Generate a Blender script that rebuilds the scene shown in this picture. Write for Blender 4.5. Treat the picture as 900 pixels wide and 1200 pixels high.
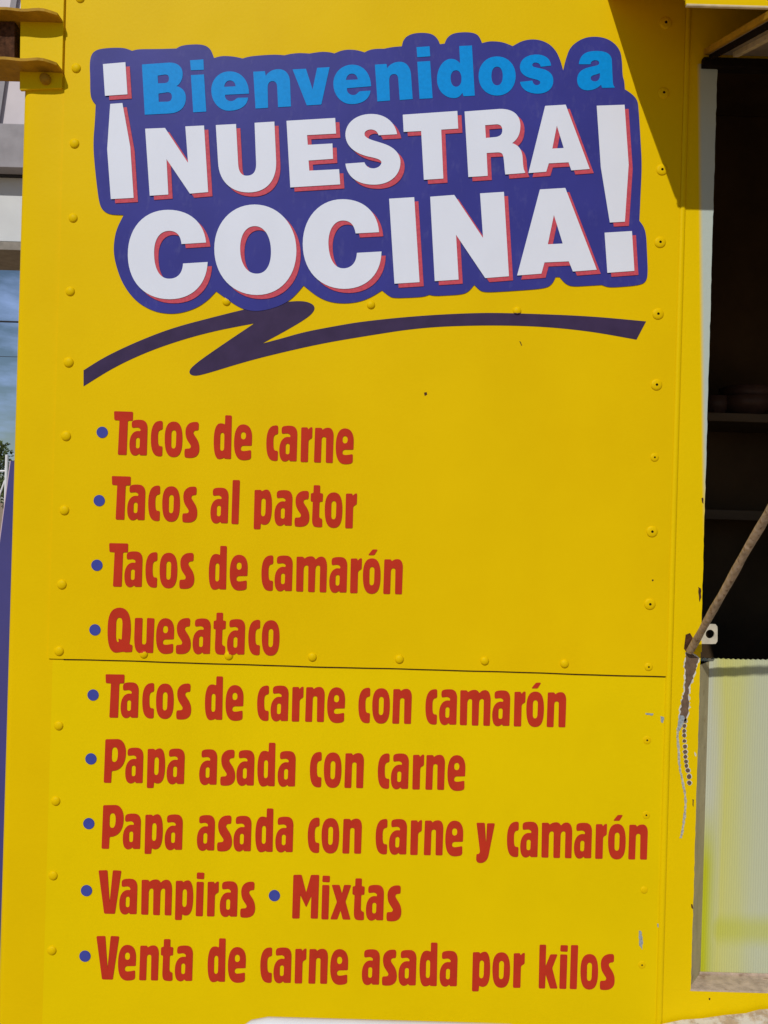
import bpy, bmesh, math, random
from mathutils import Vector, Matrix

# ------------------------------------------------------------------ scene, camera, light
for o in list(bpy.data.objects):
    bpy.data.objects.remove(o)
scene = bpy.context.scene
C = scene.collection
random.seed(7)

S = 0.00172                 # metres on the truck side per photo pixel
F = 907.0                   # focal length in photo pixels (about 67 degrees tall)
D = F * S                   # camera to truck side
ZC = 1.55                   # eye height
TH = math.atan(0.0288)      # the phone was held a little off level
CT, ST = math.cos(TH), math.sin(TH)

cam_d = bpy.data.cameras.new('camera')
cam = bpy.data.objects.new('camera', cam_d)
C.objects.link(cam)
cam_d.sensor_fit = 'VERTICAL'
cam_d.sensor_height = 24
cam_d.lens = 24 * F / 1200
cam_d.clip_start = 0.02
cam_d.clip_end = 3000
rot = Matrix.Rotation(math.radians(90), 4, 'X') @ Matrix.Rotation(TH, 4, 'Z')
cam.matrix_world = Matrix.Translation((0, -D, ZC)) @ rot
scene.camera = cam

SUN = Vector((0.35, 1.0, -0.90)).normalized()     # the way sunlight travels
elev = math.asin(-SUN.z)
azim = math.atan2(-SUN.x, -SUN.y)
w = bpy.data.worlds.new('World')
scene.world = w
w.use_nodes = True
nt = w.node_tree
nt.nodes.clear()
out = nt.nodes.new('ShaderNodeOutputWorld')
bg = nt.nodes.new('ShaderNodeBackground')
sky = nt.nodes.new('ShaderNodeTexSky')
sky.sky_type = 'NISHITA'
sky.sun_disc = False
sky.sun_elevation = elev
sky.sun_rotation = azim
sky.dust_density = 0.2
sky.ozone_density = 3.0
tc = nt.nodes.new('ShaderNodeTexCoord')
mp = nt.nodes.new('ShaderNodeMapping')
mp.inputs['Scale'].default_value = (3.0, 3.0, 9.0)
cl = nt.nodes.new('ShaderNodeTexNoise')
cl.inputs['Scale'].default_value = 2.2
cl.inputs['Detail'].default_value = 7
cl.inputs['Roughness'].default_value = 0.6
cr = nt.nodes.new('ShaderNodeValToRGB')
cr.color_ramp.elements[0].position = 0.46
cr.color_ramp.elements[1].position = 0.72
cr.color_ramp.elements[0].color = (0, 0, 0, 1)
cr.color_ramp.elements[1].color = (0.75, 0.75, 0.75, 1)
mx = nt.nodes.new('ShaderNodeMix')
mx.data_type = 'RGBA'
mx.inputs['B'].default_value = (7.5, 10.6, 18.5, 1)
nt.links.new(tc.outputs['Generated'], mp.inputs['Vector'])
nt.links.new(mp.outputs['Vector'], cl.inputs['Vector'])
nt.links.new(cl.outputs['Fac'], cr.inputs['Fac'])
nt.links.new(cr.outputs['Color'], mx.inputs['Factor'])
nt.links.new(sky.outputs['Color'], mx.inputs['A'])
nt.links.new(mx.outputs['Result'], bg.inputs['Color'])
bg.inputs['Strength'].default_value = 0.060
nt.links.new(bg.outputs['Background'], out.inputs['Surface'])

sun_d = bpy.data.lights.new('sun', 'SUN')
sun_d.energy = 3.6
sun_d.angle = math.radians(0.53)
sun_d.color = (1.0, 0.965, 0.92)
sun = bpy.data.objects.new('sun', sun_d)
C.objects.link(sun)
sun.rotation_mode = 'QUATERNION'
sun.rotation_quaternion = SUN.to_track_quat('-Z', 'Y')
sun.location = (-2, -6, 6)

vs = scene.view_settings
vs.view_transform = 'Standard'
vs.look = 'None'
vs.gamma = 1
vs.use_curve_mapping = False
vs.exposure = -0.36

# ------------------------------------------------------------------ geometry of the place
def xz(u, v):
    """offset on the truck side (metres) of photo point u, v"""
    a, b = u - 450.0, v - 600.0
    return S * (a * CT + b * ST), -S * (-a * ST + b * CT)

def W(u, v, out=0.0):
    """a point on the truck side, 'out' metres in front of it"""
    x, z = xz(u, v)
    return Vector((x, -out, ZC + z))

def A(u, v, y):
    """the point at depth y that lies on the sight line through u, v"""
    x, z = xz(u, v)
    k = (D + y) / D
    return Vector((x * k, y, ZC + z * k))

# ------------------------------------------------------------------ materials
MATS = {}
def lk(t, a, b): t.links.new(a, b)

def material(name, col, rough=0.5, spec=0.3, metal=0.0, var=0.0, vscale=(6, 6, 6), bump=0.0, bscale=60.0,
             dark=None, dscale=(8, 8, 8), dcol=(0.2, 0.12, 0.05), dlo=0.62, dhi=0.75, big=0.0):
    m = bpy.data.materials.new(name)
    m.use_nodes = True
    t = m.node_tree
    p = t.nodes['Principled BSDF']
    p.inputs['Roughness'].default_value = rough
    p.inputs['Specular IOR Level'].default_value = spec
    p.inputs['Metallic'].default_value = metal
    c = t.nodes.new('ShaderNodeTexCoord')
    base = t.nodes.new('ShaderNodeRGB')
    base.outputs[0].default_value = (*col, 1)
    cur = base.outputs[0]
    if var:
        mp = t.nodes.new('ShaderNodeMapping'); mp.inputs['Scale'].default_value = vscale
        n = t.nodes.new('ShaderNodeTexNoise'); n.inputs['Scale'].default_value = 1; n.inputs['Detail'].default_value = 5
        r = t.nodes.new('ShaderNodeMapRange')
        r.inputs['From Min'].default_value = 0.3; r.inputs['From Max'].default_value = 0.7
        r.inputs['To Min'].default_value = 1 - var; r.inputs['To Max'].default_value = 1 + var
        k = t.nodes.new('ShaderNodeMix'); k.data_type = 'RGBA'; k.blend_type = 'MULTIPLY'; k.inputs['Factor'].default_value = 1
        lk(t, c.outputs['Object'], mp.inputs['Vector']); lk(t, mp.outputs['Vector'], n.inputs['Vector'])
        lk(t, n.outputs['Fac'], r.inputs['Value']); lk(t, cur, k.inputs['A']); lk(t, r.outputs['Result'], k.inputs['B'])
        cur = k.outputs['Result']
    if dark:
        mp = t.nodes.new('ShaderNodeMapping'); mp.inputs['Scale'].default_value = dscale
        mp.inputs['Location'].default_value = (3.1, 1.7, 5.3)
        n = t.nodes.new('ShaderNodeTexNoise'); n.inputs['Scale'].default_value = 1; n.inputs['Detail'].default_value = 8
        n.inputs['Roughness'].default_value = 0.65
        r = t.nodes.new('ShaderNodeMapRange')
        r.inputs['From Min'].default_value = dlo; r.inputs['From Max'].default_value = dhi
        r.inputs['To Min'].default_value = 0; r.inputs['To Max'].default_value = dark
        k = t.nodes.new('ShaderNodeMix'); k.data_type = 'RGBA'; k.inputs['B'].default_value = (*dcol, 1)
        lk(t, c.outputs['Object'], mp.inputs['Vector']); lk(t, mp.outputs['Vector'], n.inputs['Vector'])
        lk(t, n.outputs['Fac'], r.inputs['Value']); lk(t, r.outputs['Result'], k.inputs['Factor']); lk(t, cur, k.inputs['A'])
        cur = k.outputs['Result']
    lk(t, cur, p.inputs['Base Color'])
    last = None
    if bump:
        n = t.nodes.new('ShaderNodeTexNoise'); n.inputs['Scale'].default_value = bscale; n.inputs['Detail'].default_value = 3
        b = t.nodes.new('ShaderNodeBump'); b.inputs['Strength'].default_value = bump; b.inputs['Distance'].default_value = 0.002
        lk(t, c.outputs['Object'], n.inputs['Vector']); lk(t, n.outputs['Fac'], b.inputs['Height'])
        last = b
    if big:
        n = t.nodes.new('ShaderNodeTexNoise'); n.inputs['Scale'].default_value = 4.5; n.inputs['Detail'].default_value = 2
        b = t.nodes.new('ShaderNodeBump'); b.inputs['Strength'].default_value = big; b.inputs['Distance'].default_value = 0.02
        lk(t, c.outputs['Object'], n.inputs['Vector']); lk(t, n.outputs['Fac'], b.inputs['Height'])
        if last: lk(t, last.outputs['Normal'], b.inputs['Normal'])
        last = b
    if last: lk(t, last.outputs['Normal'], p.inputs['Normal'])
    MATS[name] = m
    return m

YEL = (0.78, 0.522, 0.0006)
yellow = material('yellow_paint', YEL, 0.46, 0.045, var=0.035, vscale=(3, 3, 2), bump=0.10, bscale=170, big=0.14,
                  dark=0.16, dscale=(5, 5, 3), dcol=(0.66, 0.36, 0.0), dlo=0.45, dhi=0.75)
yellow_low = material('lemon_yellow_paint', (0.79, 0.565, 0.0006), 0.46, 0.045, var=0.035, vscale=(3, 3, 2), bump=0.10, bscale=170, big=0.12,
                  dark=0.14, dscale=(7, 7, 4), dcol=(0.62, 0.42, 0.0), dlo=0.5, dhi=0.75)
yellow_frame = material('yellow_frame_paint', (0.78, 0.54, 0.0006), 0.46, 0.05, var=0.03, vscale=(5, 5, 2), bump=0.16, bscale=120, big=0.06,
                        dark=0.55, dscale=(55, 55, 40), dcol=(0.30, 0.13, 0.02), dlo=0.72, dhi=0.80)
yellow_shaded = material('shaded_old_yellow_paint', (0.42, 0.23, 0.015), 0.55, 0.1, var=0.18, vscale=(40, 40, 40), bump=0.5, bscale=110,
                      dark=0.75, dscale=(45, 45, 45), dcol=(0.16, 0.075, 0.02), dlo=0.60, dhi=0.70)  # worn yellow, darkened so the colour carries the shade of lug and hatch undersides
navy = material('navy_vinyl', (0.041, 0.043, 0.25), 0.42, 0.09, var=0.08, vscale=(9, 9, 9), bump=0.05, bscale=60, big=0.06,
                dark=0.12, dscale=(70, 70, 30), dcol=(0.30, 0.30, 0.46), dlo=0.55, dhi=0.80)
white = material('white_vinyl', (0.73, 0.765, 0.85), 0.42, 0.12, var=0.02, vscale=(14, 14, 9), big=0.06,
                 dark=0.25, dscale=(60, 60, 60), dcol=(0.42, 0.40, 0.38), dlo=0.68, dhi=0.80)
rose = material('rose_vinyl', (0.56, 0.08, 0.11), 0.42, 0.08, var=0.12, vscale=(220, 220, 220))
cyan = material('cyan_vinyl', (0.002, 0.27, 0.70), 0.42, 0.06, var=0.06, vscale=(160, 160, 160))
plum = material('plum_vinyl', (0.050, 0.032, 0.080), 0.42, 0.07, var=0.12, vscale=(30, 30, 30), big=0.05)
red = material('red_vinyl', (0.51, 0.036, 0.016), 0.45, 0.06, var=0.06, vscale=(25, 25, 25), big=0.05)
blue = material('blue_vinyl', (0.055, 0.07, 0.33), 0.42, 0.06, var=0.06, vscale=(60, 60, 60))
rust = material('rust', (0.075, 0.032, 0.015), 0.85, 0.1, var=0.5, vscale=(120, 120, 120), bump=0.5, bscale=200)
primer = material('brown_primer', (0.145, 0.092, 0.058), 0.75, 0.15, var=0.22, vscale=(160, 160, 90), bump=0.4, bscale=250)
chipwhite = material('chipped_white', (0.62, 0.60, 0.52), 0.6, 0.2, var=0.25, vscale=(200, 200, 200), bump=0.3, bscale=200)
baremetal = material('bare_metal', (0.36, 0.42, 0.45), 0.45, 0.4, metal=0.3, var=0.3, vscale=(300, 300, 300))
scuffmat = material('pale_scuff', (0.42, 0.41, 0.34), 0.6, 0.2, var=0.35, vscale=(260, 260, 260), bump=0.3, bscale=200)
hole_black = material('hole_dark', (0.012, 0.008, 0.006), 0.9, 0.05, var=0.2, vscale=(90, 90, 90))
rodmat = material('weathered_rod', (0.36, 0.275, 0.205), 0.6, 0.2, var=0.28, vscale=(70, 70, 40), bump=0.9, bscale=110,
                  dark=0.75, dscale=(110, 110, 45), dcol=(0.13, 0.07, 0.04), dlo=0.56, dhi=0.66)
tabmat = material('cream_tab', (0.55, 0.50, 0.38), 0.5, 0.3, var=0.12, vscale=(90, 90, 90), bump=0.3, bscale=160)
jambmat = material('bounce_tinted_jamb', (0.42, 0.36, 0.20), 0.6, 0.2, var=0.14, vscale=(50, 50, 15), bump=0.3, bscale=100,
                   dark=0.6, dscale=(60, 60, 30), dcol=(0.20, 0.12, 0.04), dlo=0.6, dhi=0.72)  # grey jamb tinted olive: yellow bounce light is put into the colour
sillmat = material('worn_sill', (0.47, 0.36, 0.27), 0.7, 0.15, var=0.22, vscale=(60, 60, 60), bump=0.6, bscale=120,
                   dark=0.8, dscale=(30, 60, 60), dcol=(0.25, 0.15, 0.09), dlo=0.55, dhi=0.68)
boardmat = material('worn_board', (0.50, 0.39, 0.28), 0.7, 0.15, var=0.2, vscale=(40, 40, 40), bump=0.5, bscale=90,
                    dark=0.85, dscale=(22, 22, 22), dcol=(0.72, 0.70, 0.66), dlo=0.44, dhi=0.55)
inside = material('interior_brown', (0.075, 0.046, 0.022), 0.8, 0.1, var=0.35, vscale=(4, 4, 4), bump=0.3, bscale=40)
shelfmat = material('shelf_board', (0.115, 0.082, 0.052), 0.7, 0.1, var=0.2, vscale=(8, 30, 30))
hatchmat = material('hatch_underside', (0.26, 0.21, 0.16), 0.6, 0.2, var=0.18, vscale=(12, 12, 12), bump=0.3, bscale=60)
creamedge = material('cream_edge', (0.62, 0.50, 0.30), 0.55, 0.2, var=0.15, vscale=(60, 60, 60), bump=0.3, bscale=120)
bowlmat = material('brown_bowl', (0.085, 0.045, 0.032), 0.5, 0.25, var=0.15, vscale=(20, 20, 20))
rubber = material('tyre_rubber', (0.03, 0.03, 0.03), 0.85, 0.2, var=0.2, vscale=(20, 20, 20), bump=0.4, bscale=40)
steel = material('steel_grey', (0.42, 0.42, 0.43), 0.45, 0.4, metal=0.4, var=0.15, vscale=(12, 12, 12))
plastic_white = material('white_plastic', (0.78, 0.78, 0.78), 0.35, 0.4, var=0.04, vscale=(12, 12, 12), bump=0.05, bscale=150)
concrete = material('concrete_ground', (0.40, 0.29, 0.185), 0.9, 0.1, var=0.18, vscale=(1.2, 1.2, 1.2), bump=0.5, bscale=25)
stucco_grey = material('grey_stucco', (0.33, 0.31, 0.32), 0.85, 0.1, var=0.12, vscale=(9, 9, 9), bump=0.8, bscale=30)
stucco_pink = material('pale_stucco', (0.66, 0.60, 0.61), 0.8, 0.1, var=0.06, vscale=(4, 4, 4), bump=0.3, bscale=30)
stucco_white = material('white_stucco', (0.66, 0.67, 0.66), 0.8, 0.1, var=0.05, vscale=(4, 4, 4), bump=0.3, bscale=30)
beam_mat = material('taupe_beam', (0.27, 0.24, 0.20), 0.7, 0.15, var=0.15, vscale=(20, 20, 20))
darkgap = material('shadow_gap_dark', (0.035, 0.033, 0.036), 0.7, 0.2, var=0.2, vscale=(12, 12, 12))  # near-black stand-in for the shadow gap in the canopy
tarpmat = material('violet_blue_panel', (0.058, 0.055, 0.21), 0.5, 0.25, var=0.08, vscale=(6, 6, 6), big=0.1)
palepink = material('pale_edge_trim', (0.55, 0.42, 0.48), 0.6, 0.2, var=0.1, vscale=(20, 20, 20))
bark = material('bark', (0.10, 0.07, 0.05), 0.9, 0.1, var=0.3, vscale=(8, 8, 3), bump=0.8, bscale=20)
leaf = material('leaf_green', (0.062, 0.085, 0.020), 0.7, 0.2, var=0.45, vscale=(1.6, 1.6, 1.6))
cablemat = material('cable_black', (0.03, 0.03, 0.035), 0.7, 0.2, var=0.2, vscale=(5, 5, 5))

# window jamb edge of the frame: the sprayed yellow thins out to the old pale mint paint
def overspray(m):
    t = m.node_tree
    p = t.nodes['Principled BSDF']
    src = p.inputs['Base Color'].links[0].from_socket
    c = t.nodes.new('ShaderNodeTexCoord')
    sep = t.nodes.new('ShaderNodeSeparateXYZ')
    lk(t, c.outputs['Object'], sep.inputs[0])
    a, b = W(820, 90), W(827, 650)
    # boundary x0(z) = a.x + (z - a.z) * k
    k = (b.x - a.x) / (b.z - a.z)
    m1 = t.nodes.new('ShaderNodeMath'); m1.operation = 'MULTIPLY_ADD'
    m1.inputs[1].default_value = -k; m1.inputs[2].default_value = -(a.x - a.z * k)
    lk(t, sep.outputs['Z'], m1.inputs[0])
    m2 = t.nodes.new('ShaderNodeMath'); m2.operation = 'ADD'
    lk(t, sep.outputs['X'], m2.inputs[0]); lk(t, m1.outputs[0], m2.inputs[1])
    r = t.nodes.new('ShaderNodeMapRange'); r.interpolation_type = 'SMOOTHSTEP'
    r.inputs['From Min'].default_value = -0.0055; r.inputs['From Max'].default_value = 0.0055
    lk(t, m2.outputs[0], r.inputs['Value'])
    zlim = t.nodes.new('ShaderNodeMapRange')           # only beside the opening, above the latch
    zlim.inputs['From Min'].default_value = W(826, 640).z; zlim.inputs['From Max'].default_value = W(826, 560).z
    lk(t, sep.outputs['Z'], zlim.inputs['Value'])
    xl = t.nodes.new('ShaderNodeMath'); xl.operation = 'LESS_THAN'; xl.inputs[1].default_value = W(850, 400).x
    lk(t, sep.outputs['X'], xl.inputs[0])
    zt = t.nodes.new('ShaderNodeMath'); zt.operation = 'LESS_THAN'; zt.inputs[1].default_value = W(830, 74).z
    lk(t, sep.outputs['Z'], zt.inputs[0])
    f0 = t.nodes.new('ShaderNodeMath'); f0.operation = 'MULTIPLY'
    lk(t, xl.outputs[0], f0.inputs[0]); lk(t, zt.outputs[0], f0.inputs[1])
    f1 = t.nodes.new('ShaderNodeMath'); f1.operation = 'MULTIPLY'
    lk(t, zlim.outputs['Result'], f1.inputs[0]); lk(t, f0.outputs[0], f1.inputs[1])
    f = t.nodes.new('ShaderNodeMath'); f.operation = 'MULTIPLY'
    lk(t, r.outputs['Result'], f.inputs[0]); lk(t, f1.outputs[0], f.inputs[1])
    k = t.nodes.new('ShaderNodeMix'); k.data_type = 'RGBA'; k.inputs['B'].default_value = (0.46, 0.53, 0.48, 1)
    lk(t, f.outputs[0], k.inputs['Factor']); lk(t, src, k.inputs['A'])
    lk(t, k.outputs['Result'], p.inputs['Base Color'])
overspray(yellow_frame)

# fluted translucent plastic sheet with yellow overspray
def make_plastic():
    m = bpy.data.materials.new('fluted_plastic')
    m.use_nodes = True
    t = m.node_tree
    p = t.nodes['Principled BSDF']
    o = t.nodes['Material Output']
    p.inputs['Roughness'].default_value = 0.45
    p.inputs['Specular IOR Level'].default_value = 0.25
    c = t.nodes.new('ShaderNodeTexCoord')
    mp = t.nodes.new('ShaderNodeMapping'); mp.inputs['Scale'].default_value = (13, 10, 1.6)
    mp.inputs['Location'].default_value = (0.35, 0, 0.4)
    n = t.nodes.new('ShaderNodeTexNoise'); n.inputs['Scale'].default_value = 1; n.inputs['Detail'].default_value = 4
    lk(t, c.outputs['Object'], mp.inputs['Vector']); lk(t, mp.outputs['Vector'], n.inputs['Vector'])
    r = t.nodes.new('ShaderNodeValToRGB')
    r.color_ramp.elements[0].position = 0.0; r.color_ramp.elements[0].color = (0.60, 0.62, 0.46, 1)
    r.color_ramp.elements[1].position = 0.95; r.color_ramp.elements[1].color = (0.58, 0.61, 0.41, 1)
    e = r.color_ramp.elements.new(0.22); e.color = (0.66, 0.65, 0.20, 1)
    e = r.color_ramp.elements.new(0.5); e.color = (0.63, 0.64, 0.27, 1)
    xx = t.nodes.new('ShaderNodeSeparateXYZ'); lk(t, c.outputs['Object'], xx.inputs[0])
    xf = t.nodes.new('ShaderNodeMapRange'); xf.clamp = True
    xf.inputs['From Min'].default_value = W(838, 950).x; xf.inputs['From Max'].default_value = W(916, 950).x
    lk(t, xx.outputs['X'], xf.inputs['Value'])
    nz_ = t.nodes.new('ShaderNodeMath'); nz_.operation = 'MULTIPLY_ADD'; nz_.inputs[1].default_value = 0.7; nz_.inputs[2].default_value = -0.35
    lk(t, n.outputs['Fac'], nz_.inputs[0])
    sm = t.nodes.new('ShaderNodeMath'); sm.operation = 'ADD'
    lk(t, xf.outputs['Result'], sm.inputs[0]); lk(t, nz_.outputs[0], sm.inputs[1])
    lk(t, sm.outputs[0], r.inputs['Fac'])
    # overspray: a wedge up the left edge and a soft band low on the sheet
    sep = t.nodes.new('ShaderNodeSeparateXYZ'); lk(t, c.outputs['Object'], sep.inputs[0])
    ed = t.nodes.new('ShaderNodeMapRange'); ed.interpolation_type = 'SMOOTHSTEP'
    ed.inputs['From Min'].default_value = W(862, 1000).x; ed.inputs['From Max'].default_value = W(842, 1000).x
    lk(t, sep.outputs['X'], ed.inputs['Value'])
    ez = t.nodes.new('ShaderNodeMapRange'); ez.interpolation_type = 'SMOOTHSTEP'
    ez.inputs['From Min'].default_value = W(850, 940).z; ez.inputs['From Max'].default_value = W(850, 1040).z
    lk(t, sep.outputs['Z'], ez.inputs['Value'])
    em = t.nodes.new('ShaderNodeMath'); em.operation = 'MULTIPLY'
    lk(t, ed.outputs['Result'], em.inputs[0]); lk(t, ez.outputs['Result'], em.inputs[1])
    zb = W(860, 1108).z
    bd = t.nodes.new('ShaderNodeMath'); bd.operation = 'SUBTRACT'; bd.inputs[1].default_value = zb
    lk(t, sep.outputs['Z'], bd.inputs[0])
    ba = t.nodes.new('ShaderNodeMath'); ba.operation = 'ABSOLUTE'; lk(t, bd.outputs[0], ba.inputs[0])
    br = t.nodes.new('ShaderNodeMapRange'); br.interpolation_type = 'SMOOTHSTEP'
    br.inputs['From Min'].default_value = 0.045; br.inputs['From Max'].default_value = 0.005
    br.inputs['To Max'].default_value = 0.55
    lk(t, ba.outputs[0], br.inputs['Value'])
    mxx = t.nodes.new('ShaderNodeMath'); mxx.operation = 'MAXIMUM'
    lk(t, em.outputs[0], mxx.inputs[0]); lk(t, br.outputs['Result'], mxx.inputs[1])
    k = t.nodes.new('ShaderNodeMix'); k.data_type = 'RGBA'; k.inputs['B'].default_value = (0.55, 0.57, 0.02, 1)
    lk(t, mxx.outputs[0], k.inputs['Factor']); lk(t, r.outputs['Color'], k.inputs['A'])
    # flutes
    wv = t.nodes.new('ShaderNodeTexWave'); wv.wave_type = 'BANDS'; wv.bands_direction = 'X'
    wv.inputs['Scale'].default_value = 62; wv.inputs['Distortion'].default_value = 0.6; wv.inputs['Detail'].default_value = 1
    lk(t, c.outputs['Object'], wv.inputs['Vector'])
    mr = t.nodes.new('ShaderNodeMapRange'); mr.inputs['To Min'].default_value = 0.95; mr.inputs['To Max'].default_value = 1.03
    lk(t, wv.outputs['Fac'], mr.inputs['Value'])
    k2 = t.nodes.new('ShaderNodeMix'); k2.data_type = 'RGBA'; k2.blend_type = 'MULTIPLY'; k2.inputs['Factor'].default_value = 1
    lk(t, k.outputs['Result'], k2.inputs['A']); lk(t, mr.outputs['Result'], k2.inputs['B'])
    lk(t, k2.outputs['Result'], p.inputs['Base Color'])
    b = t.nodes.new('ShaderNodeBump'); b.inputs['Strength'].default_value = 0.3; b.inputs['Distance'].default_value = 0.001
    lk(t, wv.outputs['Fac'], b.inputs['Height']); lk(t, b.outputs['Normal'], p.inputs['Normal'])
    tr = t.nodes.new('ShaderNodeBsdfTranslucent'); lk(t, k2.outputs['Result'], tr.inputs['Color'])
    ms = t.nodes.new('ShaderNodeMixShader'); ms.inputs['Fac'].default_value = 0.15
    lk(t, p.outputs['BSDF'], ms.inputs[1]); lk(t, tr.outputs['BSDF'], ms.inputs[2]); lk(t, ms.outputs['Shader'], o.inputs['Surface'])
    return m
fluted = make_plastic()

# ------------------------------------------------------------------ helpers
def thing(name, label, cat, loc=(0, 0, 0), group=None):
    o = bpy.data.objects.new(name, None)
    C.objects.link(o)
    o.empty_display_size = 0.1
    o.location = loc
    o['label'] = label
    o['category'] = cat
    if group: o['group'] = group
    return o

def link(name, me, mat, parent=None, label=None):
    o = bpy.data.objects.new(name, me)
    C.objects.link(o)
    for m in (mat if isinstance(mat, (list, tuple)) else [mat]):
        if len(me.materials) < (len(mat) if isinstance(mat, (list, tuple)) else 1):
            me.materials.append(m)
    if parent:
        o.parent = parent
        p = parent
        loc = Vector(p.location)
        while p.parent:
            p = p.parent
            loc = loc + Vector(p.location) if False else loc
        if parent.type == 'EMPTY':
            o.matrix_parent_inverse = Matrix.Translation(-Vector(parent.location))
    if label: o['label'] = label
    return o

def obj(name, bm, mat, parent=None, label=None, smooth=None):
    me = bpy.data.meshes.new(name)
    bmesh.ops.recalc_face_normals(bm, faces=bm.faces)
    bm.to_mesh(me)
    bm.free()
    if smooth is not None:
        for f in me.polygons: f.use_smooth = True
        try: me.set_sharp_from_angle(angle=math.radians(smooth))
        except Exception: pass
    return link(name, me, mat, parent, label)

def add_box(bm, x0, x1, y0, y1, z0, z1, bev=0.0):
    r = bmesh.ops.create_cube(bm, size=1)
    vs_ = r['verts']
    for v in vs_:
        v.co = Vector((x0 if v.co.x < 0 else x1, y0 if v.co.y < 0 else y1, z0 if v.co.z < 0 else z1))
    if bev:
        es = list({e for v in vs_ for e in v.link_edges})
        bmesh.ops.bevel(bm, geom=es, offset=bev, segments=2, affect='EDGES', profile=0.6)

def add_hull8(bm, front, back):
    """solid between two quads"""
    a = [bm.verts.new(p) for p in front]
    b = [bm.verts.new(p) for p in back]
    n = len(a)
    bm.faces.new(a)
    bm.faces.new(list(reversed(b)))
    for i in range(n):
        j = (i + 1) % n
        bm.faces.new((a[i], b[i], b[j], a[j]))

def add_tube(bm, pts, rads, seg=12, cap=True):
    rings = []
    for i, p in enumerate(pts):
        p = Vector(p)
        if i == 0: d = Vector(pts[1]) - p
        elif i == len(pts) - 1: d = p - Vector(pts[i - 1])
        else: d = Vector(pts[i + 1]) - Vector(pts[i - 1])
        d.normalize()
        up = Vector((0, 0, 1)) if abs(d.z) < 0.9 else Vector((1, 0, 0))
        a = d.cross(up).normalized(); b = d.cross(a).normalized()
        r = rads[i] if isinstance(rads, (list, tuple)) else rads
        rings.append([bm.verts.new(p + (a * math.cos(2 * math.pi * k / seg) + b * math.sin(2 * math.pi * k / seg)) * r) for k in range(seg)])
    for i in range(len(rings) - 1):
        for k in range(seg):
            bm.faces.new((rings[i][k], rings[i][(k + 1) % seg], rings[i + 1][(k + 1) % seg], rings[i + 1][k]))
    if cap:
        bm.faces.new(list(reversed(rings[0]))); bm.faces.new(rings[-1])

def add_lathe(bm, prof, seg=20, axis='Y', closed_start=True, closed_end=True):
    """profile of (radius, height); height runs along -Y (out of the truck side) or Z"""
    rings = []
    for r, h in prof:
        ring = []
        for k in range(seg):
            a = 2 * math.pi * k / seg
            if axis == 'Y': ring.append(bm.verts.new((r * math.cos(a), -h, r * math.sin(a))))
            elif axis == 'X': ring.append(bm.verts.new((h, r * math.cos(a), r * math.sin(a))))
            else: ring.append(bm.verts.new((r * math.cos(a), r * math.sin(a), h)))
        rings.append(ring)
    for i in range(len(rings) - 1):
        for k in range(seg):
            bm.faces.new((rings[i][k], rings[i][(k + 1) % seg], rings[i + 1][(k + 1) % seg], rings[i + 1][k]))
    if closed_start: bm.faces.new(rings[0])
    if closed_end: bm.faces.new(rings[-1])

# ------------------------------------------------------------------ outlines
def flat(path, n=9):
    """'M x,y L .. C .. Z' -> list of closed loops of points"""
    loops = []; cur = []; i = 0
    tok = path.replace(',', ' ').split()
    cmd = None
    while i < len(tok):
        if tok[i].isalpha():
            cmd = tok[i]; i += 1
            if cmd == 'Z':
                if (Vector(cur[0]) - Vector(cur[-1])).length < 1e-6: cur.pop()
                loops.append(cur); cur = []
            continue
        if cmd in 'ML':
            cur.append((float(tok[i]), float(tok[i + 1]))); i += 2
        else:
            p0 = Vector(cur[-1]); q = [Vector((float(tok[i + 2 * k]), float(tok[i + 2 * k + 1]))) for k in range(3)]; i += 6
            for k in range(1, n + 1):
                s = k / n
                p = p0 * (1 - s) ** 3 + q[0] * 3 * s * (1 - s) ** 2 + q[1] * 3 * s * s * (1 - s) + q[2] * s ** 3
                cur.append((p.x, p.y))
    return loops

def round_corners(loop, r, lim=math.radians(32)):
    pts = [Vector(p) for p in loop]
    n = len(pts)
    seglen = [(pts[(i + 1) % n] - pts[i]).length for i in range(n)]
    corner = []
    for i in range(n):
        a = pts[i] - pts[i - 1]; b = pts[(i + 1) % n] - pts[i]
        corner.append(a.length > 1e-6 and b.length > 1e-6 and a.angle(b) > lim)
    res = []
    drop = set(); ins = {}
    for i in range(n):
        if not corner[i]: continue
        ends = []
        for sgn in (-1, 1):
            left = r; j = i
            while True:
                k = (j + sgn) % n
                L = seglen[j] if sgn > 0 else seglen[k]
                lim_l = L * 0.48 if corner[k] else L
                if left <= lim_l or corner[k]:
                    t_ = min(left, lim_l) / max(L, 1e-9)
                    ends.append(pts[j].lerp(pts[k], t_)); break
                left -= L; j = k; drop.add(k)
        p, q = ends
        ins[i] = [tuple(p * (1 - s) ** 2 + pts[i] * 2 * s * (1 - s) + q * s * s) for s in (0, .2, .4, .6, .8, 1)]
    for i in range(n):
        if i in ins: res += ins[i]
        elif i not in drop: res.append(tuple(pts[i]))
    return res

def inside_poly(loops, x, y):
    c = False
    for lp in loops:
        j = len(lp) - 1
        for i in range(len(lp)):
            xi, yi = lp[i]; xj, yj = lp[j]
            if (yi > y) != (yj > y) and x < (xj - xi) * (y - yi) / (yj - yi) + xi: c = not c
            j = i
    return c

COVER = []      # (loops in photo coordinates, material) - to colour rivet heads that lie under vinyl

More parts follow.
